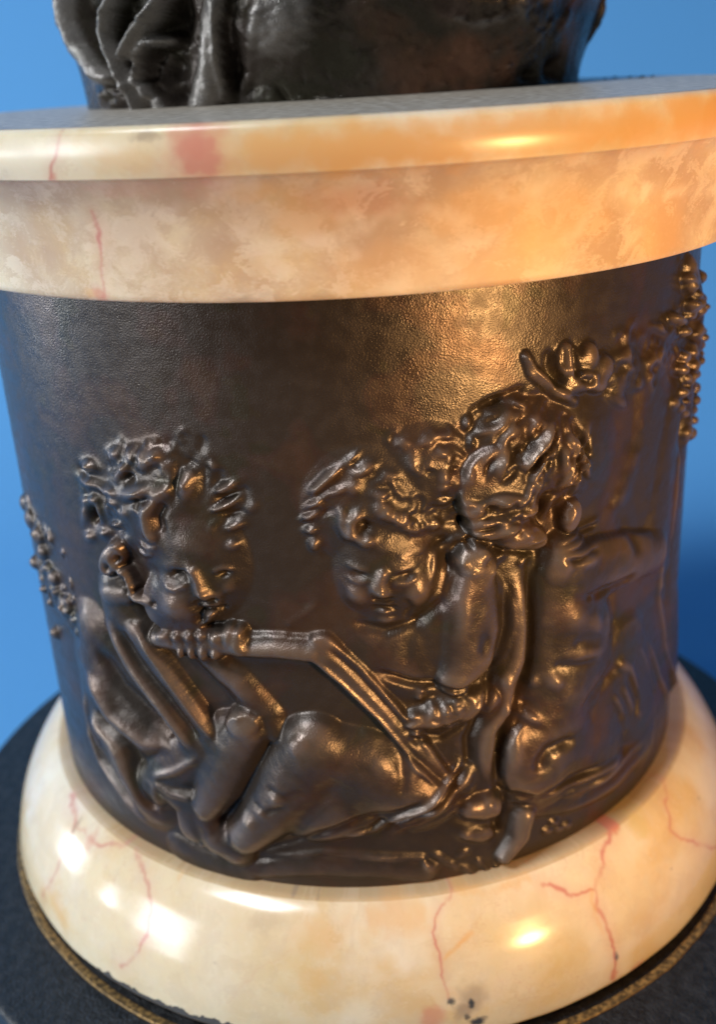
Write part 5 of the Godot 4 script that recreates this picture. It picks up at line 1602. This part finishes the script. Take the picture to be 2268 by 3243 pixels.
func build_bust() -> void:
	var bust := thing("bust", "dark bronze bust with curling hair locks at its left, standing on the marble cap", "sculpture", Vector3(0.5500, UP + 102.9716 + 0.05, -23.1000))
	bust.rotation.y = 0.1396
	var b := Relief.new(-72.0, 72.0, 0.0, 46.0, 0.25)
	b.own("hair_lock")
	# lock at the left edge
	b.limb([-40.23, 17.33, 2.69, -41.22, 12.54, 2.88, -40.13, 8.77, 2.7, -37, 5.21, 2.17, -34.54, 4.5, 1.4], 4.22, 0, 0.36, 0.95)
	b.line([-37.68, 14.15, -36.9, 10.46, -35.12, 6.69], 0.98, -1.68)
	b.lump(-35.68, 10.99, 3.62, 2.28, 1.67, -2.31)
	b.line([-40.61, 13.73, -39.39, 9.67, -35.9, 5.48], 0.63, 0.63)
	b.lump(-40.5, 2.04, 3.3, 1.68, -3.13, 1.26)
	b.line([-40.23, 5, -36.68, 2.05, -33.06, 2.58], 0.75, 0.84)
	b.line([-39.49, 0.5, -34.24, 1.36], 0.55, 0.53)
	b.own("hair_lock")
	# curling lock with two arms
	b.limb([-27.76, 16.33, 1.01, -30.27, 13.63, 1.15, -31.9, 10.79, 1.2, -31.43, 7.76, 1.27, -30.64, 4.68, 1.19, -29.67, 1.26, 1.04, -29.25, -1.06, 0.7], 4.47, 0.46, 0.24, 0.95)
	b.limb([-22.12, 15.32, 1.28, -24, 12.61, 1.57, -27, 10.18, 1.67, -29.43, 7.65, 1.36], 4.22, 0.46, 0.24, 0.95)
	b.line([-26.28, 13.06, -29.11, 11.08, -30.09, 8.88], 0.6, -2.31)
	b.line([-23.86, 12.6, -26.93, 9.88, -29.57, 7.16], 0.39, 0.73)
	b.limb([-23.21, 8.94, 1.1, -26.24, 8.77, 1.16, -28.16, 6.97, 1.07, -29.14, 3.98, 1.1, -28.31, 1.79, 1.09], 3.23, 0.46, 0.24, 0.95)
	b.line([-25.76, 8.15, -27.72, 6.34, -28.6, 3.34], 0.53, -2.52)
	b.lump(-24.86, 5.55, 3.05, 2.49, 1.29, -2.73)
	b.lump(-21.77, 11.9, 5.28, 1.89, 1.3, -2.52)
	b.lump(-24.66, 1.58, 1.91, 1.76, 0.81, -1.89)
	b.limb([-29.99, 2.73, 1, -28.13, 0.8, 1.8, -26.52, -1.25, 1.77], 1.99, 0.23, 0.36, 0.95)
	b.own("hair_lock")
	# long lock beside the shoulder
	b.limb([-15.94, 15.46, 1.66, -17.01, 11.56, 2.05, -17.78, 8.14, 1.97, -18.99, 4.07, 2.38, -20.62, -0.09, 2.83], 2.98, 0.23, 0.6, 0.95)
	b.line([-16.24, 13.21, -16.81, 8.66, -17.3, 5.76, -17.39, 2.2, -18.06, -0.8], 0.46, 1.05)
	b.line([-15.4, 10.3, -16.18, 5.69, -16.7, 1.56], 0.57, -1.68)
	b.lump(-14.5, 7.94, 4.05, 1.83, 1.82, -2.31)
	b.lump(-16.11, 4.48, 2.39, 1.74, 1.45, -0.95)
	b.limb([-17.33, 3.35, 0.83, -17.4, 0.63, 0.84], 0.99, 0.57, 0.24, 0.95)
	b.own("chest")
	b.blob(-9.14, 11.06, 9, 6.83, 1.31, 2.76, 0, 1.8, 1.4)
	b.lump(-11.38, 8.32, 4.04, 2.66, 1.29, 0.53)
	b.lump(-1.39, 8.6, 2.67, 1.74, 3.08, 0.32)
	b.line([-11.4, 14.01, -13.43, 7.86, -14.98, 2.06], 1, 0.73)
	b.line([-7.51, 5.87, -7.83, 4.11, -7.62, 2.3], 0.28, -0.23)
	b.line([-4.48, 4.38, -4.74, 3.5, -4.47, 2.59], 0.28, -0.16)
	b.lump(-0.97, 5.94, 1.95, 1.52, -2.75, 0.26)
	b.lump(1.51, 6.98, 1.74, 0.66, 1.22, -0.32)
	b.line([-10.91, 2.08, -9.93, 0.21, -9.35, -1.04], 0.46, -0.73)
	b.lump(-12.07, 1.55, 2.23, 0.96, 3.09, 0.42)
	b.lump(-14.3, 1.98, 1.49, 1.32, -3.11, -0.73)
	b.blob(4.86, -1.04, 0.52, 0.33, 3.05, 0.34, 0, 0.22, 0.8)
	b.blob(2.63, -0.78, 1, 0.38, 3.07, 0.34, 0, 0.22, 0.8)
	b.blob(-1.5, -0.42, 0.9, 0.34, 3.07, 0.34, 0, 0.22, 0.8)
	b.blob(-4.61, -0.11, 1.01, 0.55, 3.08, 0.34, 0, 0.22, 0.8)
	b.blob(4.75, -0.71, 0.83, 0.37, 3.07, 0.34, 0, 0.22, 0.8)
	b.blob(-11.66, 0.52, 0.83, 0.38, 3.09, 0.34, 0, 0.22, 0.8)
	b.blob(-5.51, -0.06, 0.85, 0.44, 3.08, 0.34, 0, 0.22, 0.8)
	b.blob(-8.05, 0.41, 0.7, 0.34, 3.08, 0.34, 0, 0.22, 0.8)
	b.blob(-3.2, -0.14, 0.97, 0.35, 3.08, 0.34, 0, 0.22, 0.8)
	# shoulder at the right with a notch at its foot
	b.blob(19.2, 9.78, 9, 9, 3.11, 1.38, 0.06, 1.44, 1)
	b.lump(31.27, 2.18, 3.3, 2.61, 3.01, -1.89)
	b.lump(46.84, 9.67, 5.34, 0.5, 1.58, 1.68)
	b.lump(19.38, 10.9, 2.78, 1.92, -2.78, 0.73)
	b.line([27.76, 5.78, 30.19, 8.26, 31.08, 10.77], 1.41, 0.42)
	b.lump(24.63, 1.49, 2.18, 1.15, 3.08, -0.84)
	b.line([8.81, 10.66, 12.95, 8.73, 17.58, 9.75], 0.85, 0.42)
	b.lump(4.57, 7.98, 3.35, 2.93, 3.02, -0.32)
	b.lump(19.89, 2.99, 0.89, 0.46, -2.84, 0.37)
	b.lump(16.88, 0.96, 0.82, 0.46, -2.8, 0.37)
	b.lump(11.56, 4.64, 0.74, 0.43, -2.71, 0.37)
	b.lump(6.21, 6.12, 0.69, 0.42, -2.64, 0.37)
	b.lump(10.56, 1.03, 0.73, 0.44, -2.69, 0.37)
	b.lump(18.35, 2.13, 0.85, 0.46, -2.82, 0.37)
	# chisel marks
	b.line([-21.08, 9.1, -20.52, 7.82, -20.29, 6.69], 0.26, -0.33)
	b.line([-8.25, 6.25, -7.19, 6.94, -6.07, 7.72], 0.4, 0.17)
	b.line([-26.62, 8.27, -26.51, 7.1, -27.24, 5.91], 0.53, -0.15)
	b.line([21.69, 12.11, 23.92, 12.45, 26.38, 12.14], 0.55, 0.18)
	b.line([19.35, 7.62, 20.77, 6.93, 22.26, 7.53], 0.65, -0.11)
	b.line([-6.86, 10.43, -5.63, 10.05, -4.23, 10.64], 0.36, 0.17)
	b.line([-4.23, 8.1, -3.8, 8.09, -2.77, 9.02], 0.23, 0.21)
	b.line([2.68, 11.35, 4.26, 10.61, 5.85, 11], 0.42, -0.17)
	b.line([25.57, 8.41, 26.83, 8.97, 28.62, 9.85], 0.55, 0.19)
	b.line([-11.3, 11.51, -10.35, 11.7, -8.89, 12.75], 0.23, -0.14)
	b.line([-1.47, 6.75, -0.72, 6.97, 0.08, 6.44], 0.23, -0.11)
	b.line([-0.47, 12.46, 0.23, 12.87, 1.09, 13.51], 0.27, -0.21)
	b.line([-15.05, 11.12, -14.39, 9.92, -13.49, 8.49], 0.52, 0.27)
	b.line([-1.69, 6.25, -0.19, 6.45, 1.33, 6.67], 0.37, -0.2)
	b.line([-9.46, 10.33, -8.88, 10.39, -7.92, 11.11], 0.55, 0.11)
	b.line([0, 4.64, 0.94, 5.51, 1.82, 6.3], 0.45, 0.17)
	b.line([-18.18, 10.11, -18.69, 8.59, -17.88, 6.74], 0.37, 0.18)
	b.line([-0.77, 10.43, 0.06, 10.82, 1.44, 11.96], 0.31, 0.12)
	b.line([11.99, 0.31, 12.74, 0.35, 13.49, 0.38], 0.5, 0.13)
	b.line([-23.89, 10.13, -24.2, 9.51, -23.94, 8.82], 0.38, -0.22)
	b.line([14.41, 10.09, 15.48, 10.17, 17.15, 11.21], 0.42, -0.19)
	b.line([-40.26, 4.82, -38.92, 3.21, -38.04, 1.72], 0.83, 0.31)
	b.line([1.72, 2.89, 2.44, 3.42, 2.89, 3.43], 0.5, 0.15)
	b.line([1.59, 9.6, 2.13, 9.82, 2.61, 9.8], 0.29, 0.2)
	b.line([15.6, -0.69, 17.25, -0.75, 19.54, 0.36], 0.36, 0.19)
	b.line([2.85, 6.33, 3.82, 7.07, 4.42, 7.17], 0.25, 0.12)
	b.line([-19.46, 15.3, -20.04, 14.2, -19.76, 13.06], 0.54, 0.25)
	b.line([-42.41, 7.08, -40.87, 6.09, -40.3, 5.41], 0.64, 0.12)
	b.line([18.38, 10.19, 20.04, 11.21, 21.9, 12.33], 0.6, -0.14)
	b.line([-23.25, 8.92, -22.92, 8.17, -23.51, 7.44], 0.59, -0.31)
	b.line([-41.34, 8.46, -42.6, 7.84, -42.06, 7.22], 0.51, 0.12)
	b.line([-15.48, 5.58, -16.36, 4.08, -15.98, 2.6], 0.25, 0.35)
	b.line([14.7, 11.46, 15.78, 11.96, 16.7, 11.95], 0.38, 0.17)
	b.line([-13.49, 11.55, -12.94, 11.75, -12.32, 12.08], 0.46, 0.19)
	b.line([-2.63, 12.57, -1.52, 12.89, -0.37, 13.31], 0.42, -0.17)
	b.line([-10.33, 9, -9.06, 9.44, -7.88, 9.67], 0.45, 0.11)
	b.line([-21.7, 12.89, -21.97, 11.5, -21.44, 9.92], 0.29, -0.34)
	b.line([-13.61, 2.96, -12.8, 2.97, -12, 2.88], 0.27, 0.18)
	b.line([6.82, 5.19, 8.23, 6.47, 8.75, 6.71], 0.29, 0.11)
	b.line([-30.4, 14.9, -31.6, 14.16, -30.88, 13.44], 0.64, -0.11)
	b.line([-29.41, 10.1, -29.85, 9.25, -29.52, 8.31], 0.31, -0.13)
	b.line([7.91, 0.49, 8.55, 1.03, 9.32, 1.7], 0.54, -0.21)
	b.line([1.15, 7.54, 2.74, 7.96, 4.26, 7.7], 0.43, 0.16)
	b.line([22.7, 6.83, 24.43, 7.3, 27.18, 8.62], 0.74, 0.18)
	b.line([8.04, 4.2, 9.06, 4.27, 10.23, 4.72], 0.56, -0.12)
	b.line([-7.05, 7.65, -5.54, 7.61, -4.01, 7.81], 0.5, -0.13)
	b.line([-23.64, 8.29, -23.07, 7.39, -23.02, 6.77], 0.61, 0.27)
	b.line([13.78, 4.85, 15.57, 4.59, 17.74, 5.44], 0.38, 0.16)
	b.line([-12.44, 11.63, -11.82, 11.64, -10.86, 12.3], 0.27, 0.18)
	b.line([-22.53, 8.88, -23.62, 7.52, -23.22, 6.24], 0.62, -0.32)
	b.line([-12.15, 5.16, -11.19, 5.3, -10.17, 4.69], 0.31, -0.21)
	b.line([14.84, 9.26, 15.93, 10.08, 16.44, 10.19], 0.52, -0.2)
	b.line([-20.39, 4.73, -19.72, 3.59, -19.62, 2.76], 0.27, -0.17)
	b.line([18.43, 11.79, 20.24, 12.47, 21.95, 12.72], 0.28, 0.15)
	b.line([-7.5, 10.89, -5.96, 11.29, -4.51, 11.42], 0.4, -0.2)
	b.line([-33.18, 11.2, -33.29, 10.18, -32.42, 8.86], 0.54, 0.28)
	b.line([-13.98, 8.48, -12.84, 7.98, -11.46, 8.69], 0.5, -0.18)
	b.line([23.43, 3.58, 24.42, 3.74, 25.45, 3.88], 0.47, 0.18)
	b.line([-2.75, 11.11, -1.52, 11.67, -0.44, 11.38], 0.51, 0.12)
	b.line([19.95, 10.24, 21.56, 10.74, 23.45, 11.5], 0.51, -0.15)
	b.line([-16.45, 13.28, -15.43, 11.94, -14.9, 11.07], 0.41, 0.2)
	b.line([-18.6, 10.37, -18.71, 9.81, -18.83, 9.24], 0.32, 0.33)
	b.line([21.97, 6.84, 22.85, 6.81, 23.77, 6.77], 0.73, -0.13)
	b.line([-29.75, 15.36, -30.61, 14, -30.25, 12.54], 0.36, 0.27)
	b.line([-12.9, 1.01, -12.23, 1.38, -10.92, 2.52], 0.51, -0.16)
	b.line([-22.57, 12.28, -22.18, 11.7, -22.71, 11.17], 0.57, 0.18)
	b.line([18.12, 8.41, 19.44, 8.44, 21.04, 9.05], 0.63, 0.11)
	b.line([-24.9, 8.16, -24.32, 7.2, -23.13, 5.72], 0.32, 0.16)
	b.line([9.18, 10.37, 10.86, 9.65, 12.6, 10.19], 0.28, 0.21)
	b.line([16.87, 11.04, 18.45, 11.65, 20.09, 10.98], 0.41, -0.16)
	b.line([-5.94, 13.08, -5.09, 13.62, -4.43, 13.79], 0.44, -0.2)
	b.line([-1.38, 1.72, -0.04, 1.98, 1.26, 1.8], 0.5, -0.2)
	b.line([-9.69, 4.33, -8.89, 5.11, -8.52, 4.67], 0.25, -0.18)
	b.line([-12.58, 7.25, -11.15, 8.51, -10.28, 9.19], 0.39, -0.15)
	b.line([7.91, 7.06, 9.07, 7.7, 10.62, 8.84], 0.37, 0.15)
	b.line([-14.44, 9.56, -13.09, 9.55, -11.7, 8.88], 0.35, 0.16)
	b.line([-25.36, 15.86, -25.05, 14.7, -25.16, 13.63], 0.3, -0.22)
	b.line([-25.02, 5.19, -25.44, 4.57, -24.47, 3.39], 0.54, -0.21)
	b.line([-11.45, 13.86, -10.8, 14.23, -10.06, 13.52], 0.37, -0.14)
	b.line([-30.4, 5.18, -30.68, 3.67, -30.16, 2.01], 0.71, 0.3)
	b.line([23.57, 6.1, 24.49, 6.45, 25.28, 6.33], 0.75, 0.11)
	b.line([4.08, 0.82, 4.73, 1.56, 5.08, 0.99], 0.26, -0.16)
	b.line([-7.02, 11.21, -6.38, 10.91, -5.4, 11.63], 0.47, 0.19)
	b.line([19.63, -0.33, 20.36, 0.18, 21.4, 0.91], 0.69, -0.2)
	b.line([-24.33, 10.95, -24.06, 9.75, -23.9, 8.59], 0.54, 0.15)
	b.line([6.91, 3.86, 8.11, 3.13, 9.31, 3.63], 0.37, 0.15)
	b.line([-9.95, 4.56, -8.65, 5.15, -7.36, 5.76], 0.48, 0.2)
	b.line([-35.2, 15.13, -36.52, 13.65, -35.79, 12.01], 0.66, -0.19)
	b.line([-0.92, 2.54, 0.38, 3.82, 0.87, 4.2], 0.38, 0.21)
	b.line([-40.12, 15.28, -41.28, 13.63, -41.34, 11.9], 0.53, 0.13)
	b.curls(-27.72, 8.14, 9, 6.57, 3.13, 22, 1.99, 0.42, 91)
	b.finish(0.24, 78, 1)
	var at := func(u: float, v: float, h: float) -> Vector3:
		var th := u / (DR * 0.65)
		var grow := 1.0 + 0.095 * smoothstep(0.0, 16.0, v) - 0.30 * smoothstep(26.0, 60.0, v)
		if sin(th) < 0.0:
			grow -= 0.05 * smoothstep(0.0, 16.0, v) * absf(sin(th))
		return Vector3(sin(th) * (42.0750 * grow + h), v, cos(th) * (29.4250 * grow + h)) * MM
	var patina := FastNoiseLite.new()
	patina.seed = 8
	patina.frequency = 0.06
	patina.fractal_octaves = 4
	var worn := b.proud(13)  # drives wear and the painted silver highlights
	var tint := func(u: float, v: float, _h: float, _id: int, k: int) -> Color:
		var c := Color(0.056, 0.045, 0.036)
		var a := patina.get_noise_2d(u, v)
		c = c.lerp(Color(0.075, 0.048, 0.030), smoothstep(-6.0, 14.0, u) * 0.7)  # right side browner: warm lamp bounce painted into the bronze
		c = c.lerp(Color(0.034, 0.030, 0.020), clampf(a * 2.0 + 0.2, 0.0, 0.8))
		c = c.lerp(Color(0.20, 0.085, 0.045), clampf((patina.get_noise_2d(u + 90.0, v) - 0.05) * 2.0, 0.0, 0.7) * smoothstep(-8.0, 18.0, u))
		c = c.lerp(Color(0.36, 0.34, 0.32), clampf(worn[k] * 0.8 - 0.25, 0.0, 0.45))  # raised forms paled: silver highlights painted in along with wear
		return c
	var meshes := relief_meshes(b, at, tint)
	var bronze := bronze_mat(0.33, 0.008)
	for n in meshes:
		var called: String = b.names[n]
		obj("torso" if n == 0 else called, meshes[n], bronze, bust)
	# the back and the closed top
	var pos := PackedVector3Array()
	var nor := PackedVector3Array()
	var col := PackedColorArray()
	var idx := PackedInt32Array()
	var a0 := 72.0 / (DR * 0.65)
	for j in 13:
		var v := 46.0 * j / 12.0
		for i in 49:
			var th := a0 + (TAU - 2.0 * a0) * i / 48.0
			pos.append(at.call(th * DR * 0.65 if th < PI else (th - TAU) * DR * 0.65, v, 0.0))
			nor.append(Vector3(sin(th), 0.0, cos(th)))
			col.append(Color(0.05, 0.044, 0.038))
	for j in 12:
		for i in 48:
			var k := j * 49 + i
			idx.append_array(PackedInt32Array([k, k + 49, k + 1, k + 1, k + 49, k + 50]))
	obj("back", arrays(pos, nor, PackedVector2Array(), idx, col), bronze, bust)
	var crown := SphereMesh.new()
	crown.radius = 1.0
	crown.height = 1.0
	crown.is_hemisphere = true
	var shoulders := SurfaceTool.new()
	shoulders.begin(Mesh.PRIMITIVE_TRIANGLES)
	shoulders.append_from(crown, 0, Transform3D(Basis.from_scale(Vector3(42.0750 * 0.89, 20.0, 29.4250 * 0.89) * MM), Vector3(0.0, 45.5, 0.0) * MM))
	var top_mat := mat(Color(0.12, 0.10, 0.08), 0.35, 0.6)
	obj("shoulders", shoulders.commit(), top_mat, bust)
